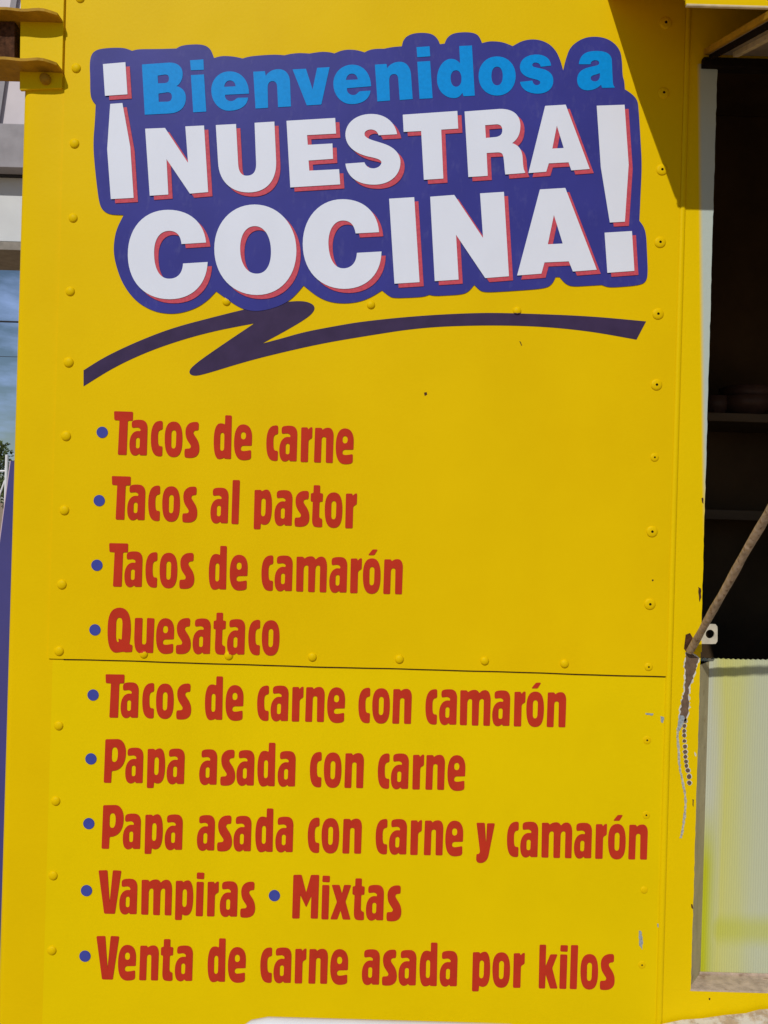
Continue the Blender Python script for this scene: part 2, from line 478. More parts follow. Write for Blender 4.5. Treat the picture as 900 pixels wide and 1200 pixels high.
def vinyl(name, loops, mat, out, parent, label=None, thick=0.0003, cover=True):
    """a cut-vinyl sheet on the truck side: loops are on-the-panel outlines, holes by even-odd"""
    cu = bpy.data.curves.new(name, 'CURVE')
    cu.dimensions = '2D'
    cu.fill_mode = 'BOTH'
    cu.extrude = thick
    for lp in loops:
        sp = cu.splines.new('POLY')
        sp.points.add(len(lp) - 1)
        for k, (u, v) in enumerate(lp):
            x, z = xz(u, v)
            sp.points[k].co = (x, z, 0, 1)
        sp.use_cyclic_u = True
    tmp = bpy.data.objects.new('tmp', cu)
    C.objects.link(tmp)
    bpy.context.view_layer.update()
    dg = bpy.context.evaluated_depsgraph_get()
    me = bpy.data.meshes.new_from_object(tmp.evaluated_get(dg))
    bpy.data.objects.remove(tmp)
    bpy.data.curves.remove(cu)
    for v in me.vertices:
        x, z, y = v.co
        v.co = (x, -out - y, ZC + z)
    me.name = name
    me.materials.clear()
    me.flip_normals()
    if cover: COVER.append((loops, mat))
    return link(name, me, mat, parent, label)

def solid_outline(name, pts, out0, out1, mat, parent, label=None, bev=0.0):
    """prism over photo outline, from out0 to out1 metres in front of the truck side"""
    bm = bmesh.new()
    add_hull8(bm, [W(u, v, out1) for u, v in pts], [W(u, v, out0) for u, v in pts])
    return obj(name, bm, mat, parent, label)

# ------------------------------------------------------------------ setting
bm = bmesh.new()
bmesh.ops.create_grid(bm, x_segments=2, y_segments=2, size=900)
g = obj('ground', bm, concrete)
g['kind'] = 'structure'

# ------------------------------------------------------------------ the food truck
truck = thing('food_truck', 'yellow food truck with riveted side, Spanish menu lettering and an open serving window', 'food truck', (0.6, 0.9, 0))
XL = W(23, 180).x                 # rounded left corner
XPL = W(76, 90).x                 # left edge of the side sheet
XPR = W(782, 750).x               # right edge of the side sheet
XB0, XB1 = W(782.5, 750).x, W(789, 750).x
XO = W(823, 720).x                # opening, left side
XO2 = XO + 1.35                   # opening, right side (outside the photograph)
XR = XO2 + 0.9
ZTOP, ZBOT = 2.92, 0.36
ZSEAM = W(420, 782).z
ZO1 = W(833, 77).z                # opening top
ZO0 = W(811, 1161).z              # opening bottom
BACK = 1.9

# upper sheet: overlaps the lower one, slightly wavy lower edge
def sheet(x0, x1, z0, z1, y0, y1, wav=0.0, n=60):
    bm = bmesh.new()
    rows = []
    for y in (y0, y1):
        lo, hi = [], []
        for i in range(n + 1):
            x = x0 + (x1 - x0) * i / n
            dz = wav * (math.sin(x * 9.1) + 0.6 * math.sin(x * 23 + 1) + 0.3 * math.sin(x * 61))
            lo.append(bm.verts.new((x, y, z0 + dz))); hi.append(bm.verts.new((x, y, z1)))
        rows.append((lo, hi))
    (l0, h0), (l1, h1) = rows
    for i in range(n):
        bm.faces.new((l0[i], l0[i + 1], h0[i + 1], h0[i]))
        bm.faces.new((l1[i], h1[i], h1[i + 1], l1[i + 1]))
        bm.faces.new((l0[i], l1[i], l1[i + 1], l0[i + 1]))
        bm.faces.new((h0[i], h0[i + 1], h1[i + 1], h1[i]))
    bm.faces.new((l0[0], h0[0], h1[0], l1[0])); bm.faces.new((l0[n], l1[n], h1[n], h0[n]))
    return bm
panel = obj('side_panel', sheet(XPL, XPR, ZSEAM, ZTOP, 0.0, 0.0035, 0.0004), yellow, truck)
lower = obj('lower_panel', sheet(XPL + 0.001, XPR + 0.004, ZBOT, ZSEAM + 0.02, 0.0036, 0.006, 0, 8), yellow_low, truck)
obj('seam_rust', sheet(XPL + 0.03, XPR - 0.001, ZSEAM - 0.0026, ZSEAM + 0.004, 0.0022, 0.0035, 0.0005), rust, panel)

# rounded corner post
bm = bmesh.new()
R = 0.016
prof = [(XL, 0.16)]
for k in range(9):
    a = math.pi + (math.pi / 2) * k / 8
    prof.append((XL + R + R * math.cos(a), 0.003 + R + R * math.sin(a)))
prof += [(XL + (XPL - XL) * 0.6, 0.0022), (XPL + 0.02, 0.0040), (XPL + 0.02, 0.16)]
lo = [bm.verts.new((x, y, ZBOT)) for x, y in prof]; hi = [bm.verts.new((x, y, ZTOP)) for x, y in prof]
for i in range(len(prof)):
    j = (i + 1) % len(prof)
    bm.faces.new((lo[i], lo[j], hi[j], hi[i]))
bm.faces.new(lo); bm.faces.new(hi)
obj('corner_post', bm, yellow, truck, smooth=40)

# window frame: four strips in one welded frame, 50 mm deep
bm = bmesh.new()
fy0, fy1 = 0.0030, 0.050
nz = 40
def strip(bm, fx0, fx1, z0, z1, y0, y1, n=nz, amp=0.0):
    pts = []
    for i in range(n + 1):
        z = z0 + (z1 - z0) * i / n
        d = amp * (random.random() - 0.5)
        pts.append([bm.verts.new(c) for c in ((fx0, y0, z), (fx1 + d, y0, z), (fx1 + d, y1, z), (fx0, y1, z))])
    for a, b in zip(pts, pts[1:]):
        for k in range(4):
            bm.faces.new((a[k], a[(k + 1) % 4], b[(k + 1) % 4], b[k]))
    bm.faces.new(pts[0]); bm.faces.new(list(reversed(pts[-1])))
strip(bm, XB1 - 0.002, XO, ZO0 - 0.0, ZO1, fy0, fy0 + 0.006, 160, 0.0012)
add_box(bm, XB1 - 0.002, XO2 + 0.06, fy0, fy0 + 0.006, ZO1 + 0.0001, ZTOP)
add_box(bm, XB1 - 0.002, XO2 + 0.06, fy0, fy0 + 0.006, ZBOT, ZO0 - 0.0001)
add_box(bm, XO2, XO2 + 0.06, fy0, fy0 + 0.006, ZO0, ZO1)
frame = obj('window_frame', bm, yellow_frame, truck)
bm = bmesh.new()
add_tube(bm, [(XB0 + 0.0058, 0.0066, ZBOT), (XB0 + 0.0058, 0.0066, ZTOP)], 0.0075, 28)
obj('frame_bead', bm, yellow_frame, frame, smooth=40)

# splayed left jamb, sill, plastic sheet
RD = 0.060
jx = A(822.5, 1080, RD).x
bm = bmesh.new()
add_hull8(bm, [(XO - 0.0005, fy0 + 0.0065, ZO0), (XO - 0.0005, fy0 + 0.0065, ZO1), (XO - 0.012, fy0 + 0.0065, ZO1), (XO - 0.012, fy0 + 0.0065, ZO0)],
          [(jx, RD, ZO0), (jx, RD, ZO1), (XO - 0.012, RD, ZO1), (XO - 0.012, RD, ZO0)])
# only as high as the plastic sheet: above it the opening is clear
bmesh.ops.bisect_plane(bm, geom=bm.verts[:] + bm.edges[:] + bm.faces[:], plane_co=(0, 0, W(825, 781).z), plane_no=(0, 0, 1), clear_outer=True)
obj('jamb', bm, jambmat, truck)
zs1 = A(860, 1147, RD).z
bm = bmesh.new()
add_hull8(bm, [(XO - 0.001, 0.0024, ZO0 + 0.0012), (XO2, 0.0024, ZO0 + 0.0012), (XO2, 0.0024, ZO0 - 0.002), (XO - 0.001, 0.0024, ZO0 - 0.002)],
          [(XO - 0.001, RD + 0.02, ZO0 + 0.0012), (XO2, RD + 0.02, ZO0 + 0.0012), (XO2, RD + 0.02, ZO0 - 0.010), (XO - 0.001, RD + 0.02, ZO0 - 0.010)])
obj('sill', bm, sillmat, truck)
bm = bmesh.new()
zt = A(862, 773, RD).z
top = []; n = 260
xa, xb = XO - 0.004, XO2
for i in range(n + 1):
    x = xa + (xb - xa) * i / n
    top.append((x, zt + (0.0016 if i % 2 else -0.0006) + 0.0005 * math.sin(x * 40)))
f = [bm.verts.new((x, RD, z)) for x, z in top]; b_ = [bm.verts.new((x, RD + 0.006, z)) for x, z in top]
f0 = [bm.verts.new((x, RD, ZO0 + 0.0)) for x, z in top]; b0 = [bm.verts.new((x, RD + 0.006, ZO0 + 0.0)) for x, z in top]
for i in range(n):
    bm.faces.new((f0[i], f0[i + 1], f[i + 1], f[i])); bm.faces.new((b0[i + 1], b0[i], b_[i], b_[i + 1]))
    bm.faces.new((f[i], f[i + 1], b_[i + 1], b_[i])); bm.faces.new((b0[i], b0[i + 1], f0[i + 1], f0[i]))
obj('plastic_sheet', bm, fluted, truck, 'milky fluted plastic sheet streaked with yellow overspray')
bm = bmesh.new()
add_box(bm, XO + 0.012, XO2, RD - 0.004, RD - 0.0005, ZO0 - 0.0005, ZO0 + 0.005, 0.001)
obj('sheet_channel', bm, sillmat, truck)

# body shell
bm = bmesh.new()
add_box(bm, XL + 0.02, XR, BACK, BACK + 0.05, ZBOT, ZTOP)
add_box(bm, XL, XL + 0.04, 0.16, BACK - 0.001, ZBOT, ZTOP)
add_box(bm, XR - 0.04, XR, 0.05, BACK - 0.001, ZBOT, ZTOP)
add_box(bm, XO2 + 0.061, XR, 0.003, 0.049, ZBOT, ZTOP)
obj('body_shell', bm, yellow, truck)
bm = bmesh.new()
add_box(bm, XL - 0.01, XR + 0.01, 0.0, BACK + 0.06, ZTOP + 0.001, ZTOP + 0.06, 0.01)
obj('roof', bm, yellow_shaded, truck)
bm = bmesh.new()
add_box(bm, XL + 0.05, XR - 0.05, BACK - 0.03, BACK - 0.002, ZBOT + 0.1, ZTOP - 0.01)
add_box(bm, XL + 0.045, XL + 0.065, 0.165, BACK - 0.031, ZBOT + 0.1, ZTOP - 0.01)
add_box(bm, XR - 0.065, XR - 0.045, 0.07, BACK - 0.031, ZBOT + 0.1, ZTOP - 0.01)
add_box(bm, XL + 0.05, XR - 0.05, 0.06, BACK - 0.002, ZTOP - 0.009, ZTOP - 0.0005)
add_box(bm, XL + 0.05, XO - 0.02, 0.012, 0.03, ZBOT + 0.1, ZTOP - 0.01)
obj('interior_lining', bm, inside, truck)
bm = bmesh.new()
add_box(bm, XL + 0.045, XR - 0.045, 0.0075, BACK - 0.001, ZBOT + 0.0, ZBOT + 0.099)
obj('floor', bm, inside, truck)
# shelf inside
SY = 0.75
zsh = A(860, 489, SY).z
bm = bmesh.new()
tk = (A(860, 484, SY).z - A(860, 494, SY).z)
add_box(bm, XL + 0.07, XR - 0.07, SY, SY + 0.28, zsh - tk / 2, zsh + tk / 2, 0.003)
obj('kitchen_shelf', bm, shelfmat, truck)
bm = bmesh.new()
add_box(bm, XL + 0.07, XR - 0.07, SY + 0.281, BACK - 0.031, ZBOT + 0.101, ZTOP - 0.012)
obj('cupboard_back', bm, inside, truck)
bm = bmesh.new()
zq = A(860, 598, SY + 0.1).z
add_box(bm, XL + 0.07, XR - 0.07, SY + 0.06, SY + 0.28, zq - 0.03, zq, 0.003)
obj('kitchen_shelf', bm, shelfmat, truck)

# visor over the window: thin sloped sheet with a folded lip
def px3(u, v, p):
    return W(u, v, p * S)
bm = bmesh.new()
ru = 1700
def row(u, v, p):
    dx = ru - u
    return px3(u, v, p), px3(ru, v + dx * 0.0288, p)
rows_t = [row(711, -6, -1), row(723, 42, 75), row(743, 94, 149), row(745, 97, 151), row(745, 104, 151)]
rows_b = [row(711, -3.6, -1), row(723, 44.6, 75), row(743, 96.8, 147.6), row(745, 99, 148.8), row(745, 104, 149)]
tl = [(bm.verts.new(a), bm.verts.new(b)) for a, b in rows_t]
bl = [(bm.verts.new(a), bm.verts.new(b)) for a, b in rows_b]
for i in range(len(tl) - 1):
    bm.faces.new((tl[i][0], tl[i][1], tl[i + 1][1], tl[i + 1][0]))
    bm.faces.new((bl[i][0], bl[i + 1][0], bl[i + 1][1], bl[i][1]))
    for s in (0, 1):
        bm.faces.new((tl[i][s], bl[i][s], bl[i + 1][s], tl[i + 1][s]))
for i in (0, -1):
    bm.faces.new((tl[i][0], tl[i][1], bl[i][1], bl[i][0]))
visor = obj('visor', bm, yellow, truck)
bm = bmesh.new()
a, b = row(745.5, 104.6, 150)
add_tube(bm, [a, b], 0.0028, 10)
obj('visor_hem', bm, creamedge, visor)

# lifting hatch hinged above the opening, held open by the prop rod
HS = 0.352
def hp(u, p, dv=0.0):     # point on the hatch plane
    return px3(u, 62 + (u - 826) * 0.0288 + HS * p + dv, p)
HW = 826 + 800
hatch_bm = bmesh.new()
add_hull8(hatch_bm, [hp(828, 4, -2), hp(HW, 4, -2), hp(HW, 556, -2), hp(828, 556, -2)],
          [hp(828, 4, 3), hp(HW, 4, 3), hp(HW, 556, 3), hp(828, 556, 3)])
hatch = obj('hatch', hatch_bm, hatchmat, truck)
bm = bmesh.new()
add_hull8(bm, [hp(824, 2, -4), hp(829, 2, -4), hp(829, 560, -4), hp(824, 560, -4)], [hp(824, 2, 2.9), hp(829, 2, 2.9), hp(829, 560, 2.9), hp(824, 560, 2.9)])
add_hull8(bm, [hp(829.2, 556.5, -8), hp(HW, 556.5, -8), hp(HW, 561, -8), hp(829.2, 561, -8)], [hp(829.2, 556.5, 8), hp(HW, 556.5, 8), hp(HW, 561, 8), hp(829.2, 561, 8)])
obj('hatch_rail', bm, yellow_shaded, hatch)
bm = bmesh.new()
add_hull8(bm, [hp(829.3, 3, 3.2), hp(832, 3, 3.2), hp(832, 555, 3.2), hp(829.3, 555, 3.2)], [hp(829.3, 3, 10), hp(832, 3, 10), hp(832, 555, 10), hp(829.3, 555, 10)])
obj('hatch_seal', bm, hole_black, hatch)
bm = bmesh.new()
add_hull8(bm, [hp(850, 20, 3.2), hp(856, 20, 3.2), hp(856, 550, 3.2), hp(850, 550, 3.2)], [hp(850, 20, 9), hp(856, 20, 9), hp(856, 550, 9), hp(850, 550, 9)])
obj('hatch_brace', bm, creamedge, hatch)
bm = bmesh.new()
add_box(bm, W(822, 75).x, XO2, -0.010, 0.0025, ZO1 - 0.006, ZO1 + 0.012, 0.002)
add_box(bm, XO - 0.001, XO2, 0.0024, 0.014, ZO1 - 0.006, ZO1 - 0.0002)
obj('hinge_bar', bm, hole_black, hatch)

# prop rod
bm = bmesh.new()
P0 = W(807.5, 763, 0.004)
P1 = px3(821, 763 - 0.922 * 545, 545)
N = 34
pts = []; rr = []
for i in range(N + 1):
    s = i / N
    p = P0.lerp(P1, s)
    pts.append(p + Vector((0.0005 * math.sin(i * 1.3), 0, 0.0005 * math.cos(i * 0.9))))
    rr.append(0.0072 + 0.0005 * math.sin(i * 2.1))
add_tube(bm, pts, rr, 14)
obj('prop_rod', bm, rodmat, truck, 'weathered brown prop rod holding the hatch open', smooth=60)
# rusted slot the rod sits in
solid_outline('rod_socket', [(804, 744), (809, 742), (812, 747), (813, 757), (811, 765), (805, 764), (802, 760), (803, 752)], -0.0022, -0.0014, rust, truck)
bm = bmesh.new()
add_hull8(bm, [W(813, 751, 0.010), W(820, 750, 0.010), W(820, 763, 0.010), W(812, 763, 0.010)], [W(813, 751, -0.002), W(820, 750, -0.002), W(820, 763, -0.002), W(812, 763, -0.002)])
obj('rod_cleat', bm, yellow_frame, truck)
# latch tab with a hole
bm = bmesh.new()
tu0, tu1, tv0, tv1 = 819, 843.5, 732.5, 756
cx, cy, r = 834.7, 744, 5.2
outer = []
for k in range(24):
    a = 2 * math.pi * k / 24
    ca, sa = math.cos(a), math.sin(a)
    m_ = max(abs(ca) / (8.8 if ca > 0 else 15.7), abs(sa) / 11.7)
    m_ = ((abs(ca) / (8.8 if ca > 0 else 15.7)) ** 7 + (abs(sa) / 11.7) ** 7) ** (1 / 7)
    outer.append((cx + ca / m_, cy + sa / m_))
inner = [(cx + r * math.cos(2 * math.pi * k / 24), cy + r * math.sin(2 * math.pi * k / 24)) for k in range(24)]
of, ob = [bm.verts.new(W(u, v, -0.0105)) for u, v in outer], [bm.verts.new(W(u, v, -0.014)) for u, v in outer]
if_, ib = [bm.verts.new(W(u, v, -0.0105)) for u, v in inner], [bm.verts.new(W(u, v, -0.014)) for u, v in inner]
for k in range(24):
    j = (k + 1) % 24
    bm.faces.new((of[k], of[j], if_[j], if_[k])); bm.faces.new((ob[j], ob[k], ib[k], ib[j]))
    bm.faces.new((of[j], of[k], ob[k], ob[j])); bm.faces.new((if_[k], if_[j], ib[j], ib[k]))
obj('latch_tab', bm, tabmat, truck, 'cream metal tab with a round hole')

# paint worn away below the rod: pale chipped rim, brown primer, then a trail of dots
random.seed(11)
FR = -0.0030       # frame face lies 3 mm behind the side sheet
def jag(pts, amp):
    res = []
    for (a, b), (c, d) in zip(pts, pts[1:] + pts[:1]):
        n_ = max(1, int(math.hypot(c - a, d - b) / 2.2))
        for k in range(n_):
            s = k / n_
            res.append((a + (c - a) * s + random.uniform(-amp, amp), b + (d - b) * s + random.uniform(-amp, amp)))
    return res
streak = [(804, 765), (811, 766), (815, 768), (819, 771), (817, 778), (815, 787), (811, 797), (808, 806), (807, 815), (808, 828), (806, 838),
          (804, 846), (797, 842), (798, 832), (800, 821), (803, 808), (804, 795), (803, 782)]
rim = [(803.6, 764.5), (812, 765), (817, 768), (820.5, 770), (818.5, 779), (816.5, 788), (812.3, 798), (809.3, 806.5), (808.4, 815), (809.3, 829), (807.4, 839),
       (804.6, 848), (796, 843), (796.8, 832), (798.9, 821), (801.8, 808), (802.8, 795), (802.2, 782)]
worn = vinyl('worn_patch', [jag(rim, 1.1)], chipwhite, FR + 0.0003, frame, cover=False, thick=0.0001)
loops = [jag(streak, 0.9)]
DOTS = [(803, 845), (802.6, 851), (802.2, 862), (802.5, 868.5), (803.2, 875.2), (803.4, 881.3), (803.7, 887), (804.3, 892.7), (805, 898), (806.4, 903.3), (807.8, 910.5), (808.2, 917.8), (802.2, 857)]
for u, v in DOTS:
    rr_ = random.uniform(2.1, 2.75)
    loops.append([(u + rr_ * math.cos(k * math.pi / 5) * random.uniform(.8, 1.12), v + rr_ * math.sin(k * math.pi / 5) * random.uniform(.85, 1.15)) for k in range(10)])
rims = []
for lp in loops[1:]:
    n_ = len(lp)
    cu_ = sum(p[0] for p in lp) / n_; cv_ = sum(p[1] for p in lp) / n_
    rims.append([(cu_ + (p[0] - cu_) * 1.28 + 0.3, cv_ + (p[1] - cv_) * 1.22) for p in lp])
ra = vinyl('worn_dots_rim', [r_ for i, r_ in enumerate(rims) if i % 2 == 0], chipwhite, FR + 0.0003, frame, cover=False, thick=0.0001)
rb = vinyl('worn_dots_rim', [r_ for i, r_ in enumerate(rims) if i % 2], chipwhite, FR + 0.00055, frame, cover=False, thick=0.0001)
jb = bmesh.new()
for m_ in (worn.data, ra.data, rb.data): jb.from_mesh(m_)
jb.to_mesh(worn.data); jb.free()
bpy.data.objects.remove(ra); bpy.data.objects.remove(rb)
vinyl('bare_primer', loops, primer, FR + 0.0009, frame, cover=False, thick=0.0001)
# thin bare-metal scratch to the left of the dots
PTH = [(795, 853), (794.7, 865), (795.8, 880), (796.4, 895), (798.2, 905.5), (800.8, 917.5), (802.7, 928), (804.2, 940), (803.3, 952), (801.8, 964), (800, 976), (797.8, 984)]
cl_ = []
for (a, b), (c, d) in zip(PTH, PTH[1:]):
    for k in range(6):
        cl_.append((a + (c - a) * k / 6 + random.uniform(-.35, .35), b + (d - b) * k / 6, random.uniform(0.8, 1.7)))
lp = [(u - w_, v) for u, v, w_ in cl_] + [(u + w_, v) for u, v, w_ in reversed(cl_)]
vinyl('scratch', [lp], scuffmat, FR + 0.0006, frame, cover=False, thick=0.0001)
vinyl('scratch', [jag([(796, 838), (803, 840), (801, 848), (797, 856), (794, 853)], 0.6)], baremetal, FR + 0.00125, frame, cover=False, thick=0.0001)
vinyl('scratch', [jag([(814, 881), (816.5, 884), (816, 887), (814.5, 885)], 0.4)], chipwhite, FR + 0.0006, frame, cover=False, thick=0.0001)

# small paint chips on the sheets
LP = -0.0036
for pts, o_, m_ in (([(757, 836), (766, 837), (766, 839), (757, 838)], LP, baremetal), ([(775, 840), (779, 841), (778, 848), (775, 847)], LP, baremetal),
                    ([(749, 1091), (752, 1092), (754, 1104), (753, 1114), (750, 1109), (749, 1100)], LP, baremetal),
                    ([(771, 1083), (774, 1084), (774, 1088), (771, 1087)], LP, baremetal),
                    ([(497, 460), (500, 459), (501, 462), (498, 464)], 0.0, rust), ([(608.5, 400), (610, 401), (612, 405), (610.5, 405)], 0.0, rust),
                    ([(764, 679), (765.5, 679), (765.5, 681), (764, 681)], 0.0, rust)):
    vinyl('paint_chip', [jag(pts, 0.5)], m_, o_ + 0.0004, panel if o_ == 0 else lower, cover=False, thick=0.0001)
for pts in ([(819, 688), (822, 690), (822.5, 700), (820.5, 706), (819.5, 697)], [(812, 937), (813.6, 938), (813.6, 946), (812.2, 944)], [(810.6, 1060), (812.6, 1061), (812.4, 1066), (810.8, 1065)],
            [(822.6, 584), (824.8, 583), (824.8, 590), (823.4, 589)], [(831, 1170), (833, 1170.5), (832.6, 1173), (831, 1172.6)]):
    vinyl('paint_chip', [jag(pts, 0.4)], rust, FR + 0.0004, frame, cover=False, thick=0.0001)

# ------------------------------------------------------------------ welcome sticker
def crop(ox, oy, s, path, n=10):
    return [[(ox + x / s, oy + y / s) for x, y in lp] for lp in flat(path, n)]

OUT = [(106,110,0),(106,90,0),(105.4,80,0),(106,68,0),(110,60.5,0),(120,57,0),(145,56,0),(155,60,1),(162,58,0),(185,58,0),(207,57.3,1),(211,54.6,0),(220,52.7,0),(238,52.3,0),(247,57.5,0),(251,68.5,1),
 (258,66.3,0),(266,66,0),(276,67,0),(284.5,69,1),(292.7,66.4,0),(314,64.7,0),(325,64.5,0),(333.3,65.2,1),(342,63.3,0),(352,62.5,0),(362.7,63.2,1),(376,61,0),(386,61.5,0),(392,63,1),(400,59.6,0),(409.3,58.4,0),(419,59.3,0),(427.3,61.8,1),
 (432,59.2,0),(440,57.6,0),(450,57.6,1),(459.3,55.6,0),(470.9,54.7,1),(472.3,48,0),(477,42.5,0),(486,39.2,0),(498,38.8,0),(507,40.5,0),(513,46,0),(515.5,52.3,1),(521,51.5,1),(523.5,45,0),(530,39.8,0),(542,38,0),(554,38.6,0),(561,42,0),(564.9,51,1),
 (571,49.2,0),(579,48.7,0),(590,50,0),(600.7,54.5,1),(612,48,0),(626.7,46,0),(641,50,0),(651,59,0),(656.5,71,0),(659.8,83,1),(662.5,71,0),(668,55,0),(682.7,45,0),(697,43,0),(710.7,45.3,0),(721,52,0),(727,61,0),(728.7,72,0),(729.3,90,0),(731.3,95,0),(732,105,1),
 (741,111,0),(746.5,117.5,0),(748,126,0),(750.5,167,0),(752,194,0),(750.5,225,0),(749,259,1),(754,265.5,0),(757,275,0),(758,298,0),(759,320,0),(757,330,0),(750,334,0),(731,336,0),(712.7,337,0),(705,334,1),(688,335,0),(670,336,0),(662,332.5,0),(655.5,324.8,1),(651,324.8,1),(647,333,0),(639,338.2,0),
 (603,340.8,1),(585,342,0),(568,342.6,0),(562,340.5,0),(555.6,334,1),(549,342,0),(541,345.2,0),(525,346.2,0),(509,347,0),(503,345.5,1),(496,348,0),(478,349,0),(460.4,349.4,0),(455,346.5,0),(447.6,340.5,1),(435.3,348.3,0),(421,354,0),(403,356,0),(385.6,354,0),(371,347.3,0),(355.7,334.8,1),(349,343,0),(340,352,0),(325,360,0),(305,365,0),(290,364,0),(279,359.5,0),(267,351.5,0),(253.4,341.6,1),
 (243.8,352,0),(229.6,361.5,0),(212,367,0),(197.6,368,0),(179.8,365,0),(160,354,0),(144,333.8,0),(135.3,309,0),(133,291,0),(136,270,0),(145.2,252.2,1),(130,251.8,0),(122,248,0),(117,241,0),(113.6,217,0),(110,181,0),(109.8,163,0),(111.6,142,0),(112.4,123,1),(108,118,0)]
def smooth_loop(pts, it=3):
    for _ in range(it):
        res = []
        n = len(pts)
        for i in range(n):
            x0, y0, c0 = pts[i]; x1, y1, c1 = pts[(i + 1) % n]
            if c0: res.append((x0, y0, 1))
            else: res.append((x0 * .75 + x1 * .25, y0 * .75 + y1 * .25, 0))
            if not c1: res.append((x0 * .25 + x1 * .75, y0 * .25 + y1 * .75, 0))
        pts = res
    return [(x, y) for x, y, c in pts]

sticker = vinyl('welcome_sticker', [smooth_loop(OUT)], navy, 0.0011, truck, 'navy outlined sticker reading Bienvenidos a nuestra cocina')

B = (100, 60, 7.5); I1 = (210, 60, 7.5); V = (320, 50, 7.5); N2 = (430, 40, 7.5); OS = (540, 40, 7.5); AA = (640, 30, 7.5)
cy_loops = []
for c_, p_ in (
 (B, 'M 500,122 L 735,105 C 810,102 858,140 858,205 C 858,255 835,295 802,312 C 850,322 886,355 886,415 C 886,500 830,548 740,552 L 525,563 Z M 638,220 L 700,210 C 728,208 737,222 737,246 C 737,270 728,282 700,285 L 642,288 Z M 645,378 L 720,366 C 752,364 763,380 763,405 C 763,432 750,448 718,448 L 648,450 Z'),
 (I1, 'M 97,85 L 215,77 L 219,168 L 105,173 Z M 105,215 L 220,209 L 240,535 L 125,542 Z'),
 (I1, 'M 615,378 C 615,260 545,182 445,182 C 345,182 278,262 284,360 C 290,460 360,530 440,528 C 530,527 600,490 608,412 L 520,414 C 500,416 495,441 460,443 C 425,445 400,420 405,388 Z M 398,318 C 400,285 420,262 448,262 C 478,262 495,285 497,313 Z'),
 (I1, 'M 652,185 L 755,180 L 762,222 C 790,180 830,163 875,163 C 940,163 974,210 976,285 L 983,490 L 870,497 L 862,320 C 860,290 850,268 822,268 C 792,268 778,290 779,330 L 782,502 L 672,509 Z'),
 (V, 'M 172,240 L 290,234 L 348,415 L 388,226 L 498,220 L 425,548 L 297,556 Z'),
 (V, 'M 862,388 C 858,270 790,197 695,198 C 595,200 525,280 530,375 C 535,480 610,548 695,545 C 780,543 850,505 857,426 L 765,432 C 746,436 742,463 708,465 C 672,466 645,440 650,405 Z M 642,333 C 645,300 665,278 692,277 C 722,277 742,300 745,328 Z'),
 (N2, 'M 70,273 L 172,267 L 178,305 C 205,262 250,248 290,248 C 350,248 385,300 388,370 L 402,575 L 288,584 L 275,400 C 272,370 260,355 238,356 C 205,357 194,385 196,420 L 202,588 L 92,597 Z'),
 (N2, 'M 435,120 L 550,112 L 556,200 L 442,208 Z M 442,248 L 555,241 L 577,568 L 462,574 Z'),
 (N2, 'M 810,110 L 922,105 L 947,545 L 848,551 L 838,520 C 820,555 790,570 755,567 C 670,560 612,490 615,395 C 618,300 670,225 735,222 C 775,222 800,240 818,262 Z M 780,323 C 750,325 733,355 735,395 C 737,440 755,468 785,467 C 815,464 832,435 830,392 C 828,350 812,322 780,323 Z'),
 (OS, 'M 155,373 C 155,270 225,201 318,201 C 410,201 481,270 481,373 C 481,476 410,545 318,545 C 225,545 155,476 155,373 Z M 268,373 C 268,325 285,291 318,291 C 350,291 367,325 367,373 C 367,420 350,455 318,455 C 285,455 268,420 268,373 Z'),
 (OS, 'M 792,282 L 700,292 C 697,265 675,254 652,255 C 630,257 622,272 630,285 C 640,300 690,300 740,318 C 790,338 812,370 811,420 C 809,490 750,530 668,528 C 590,526 530,490 518,425 L 628,413 C 632,440 648,455 670,453 C 690,450 700,435 694,422 C 680,400 620,400 580,380 C 535,358 515,330 518,285 C 524,220 590,183 665,184 C 735,186 785,215 792,282 Z'),
 (AA, 'M 285,345 L 388,345 C 390,318 410,310 430,310 C 455,310 466,322 464,338 C 460,355 430,358 395,366 C 320,382 272,410 270,480 C 270,540 305,572 360,574 C 410,574 450,555 480,525 L 490,553 L 600,550 L 597,540 C 585,530 583,500 582,470 L 575,310 C 570,250 520,228 440,228 C 350,228 295,255 285,345 Z M 470,425 C 475,465 460,495 425,495 C 400,494 388,480 390,465 C 393,435 440,440 462,424 Z')):
    cy_loops += [round_corners(l, 0.35) for l in crop(*c_, p_)]
last_a = [l for l in cy_loops if min(p[0] for p in l) > 660]
vinyl('greeting_lettering', [l for l in cy_loops if l not in last_a], cyan, 0.0018, sticker, 'sky blue letters reading Bienvenidos')
vinyl('greeting_lettering', last_a, cyan, 0.0018, sticker, 'sky blue letter a')

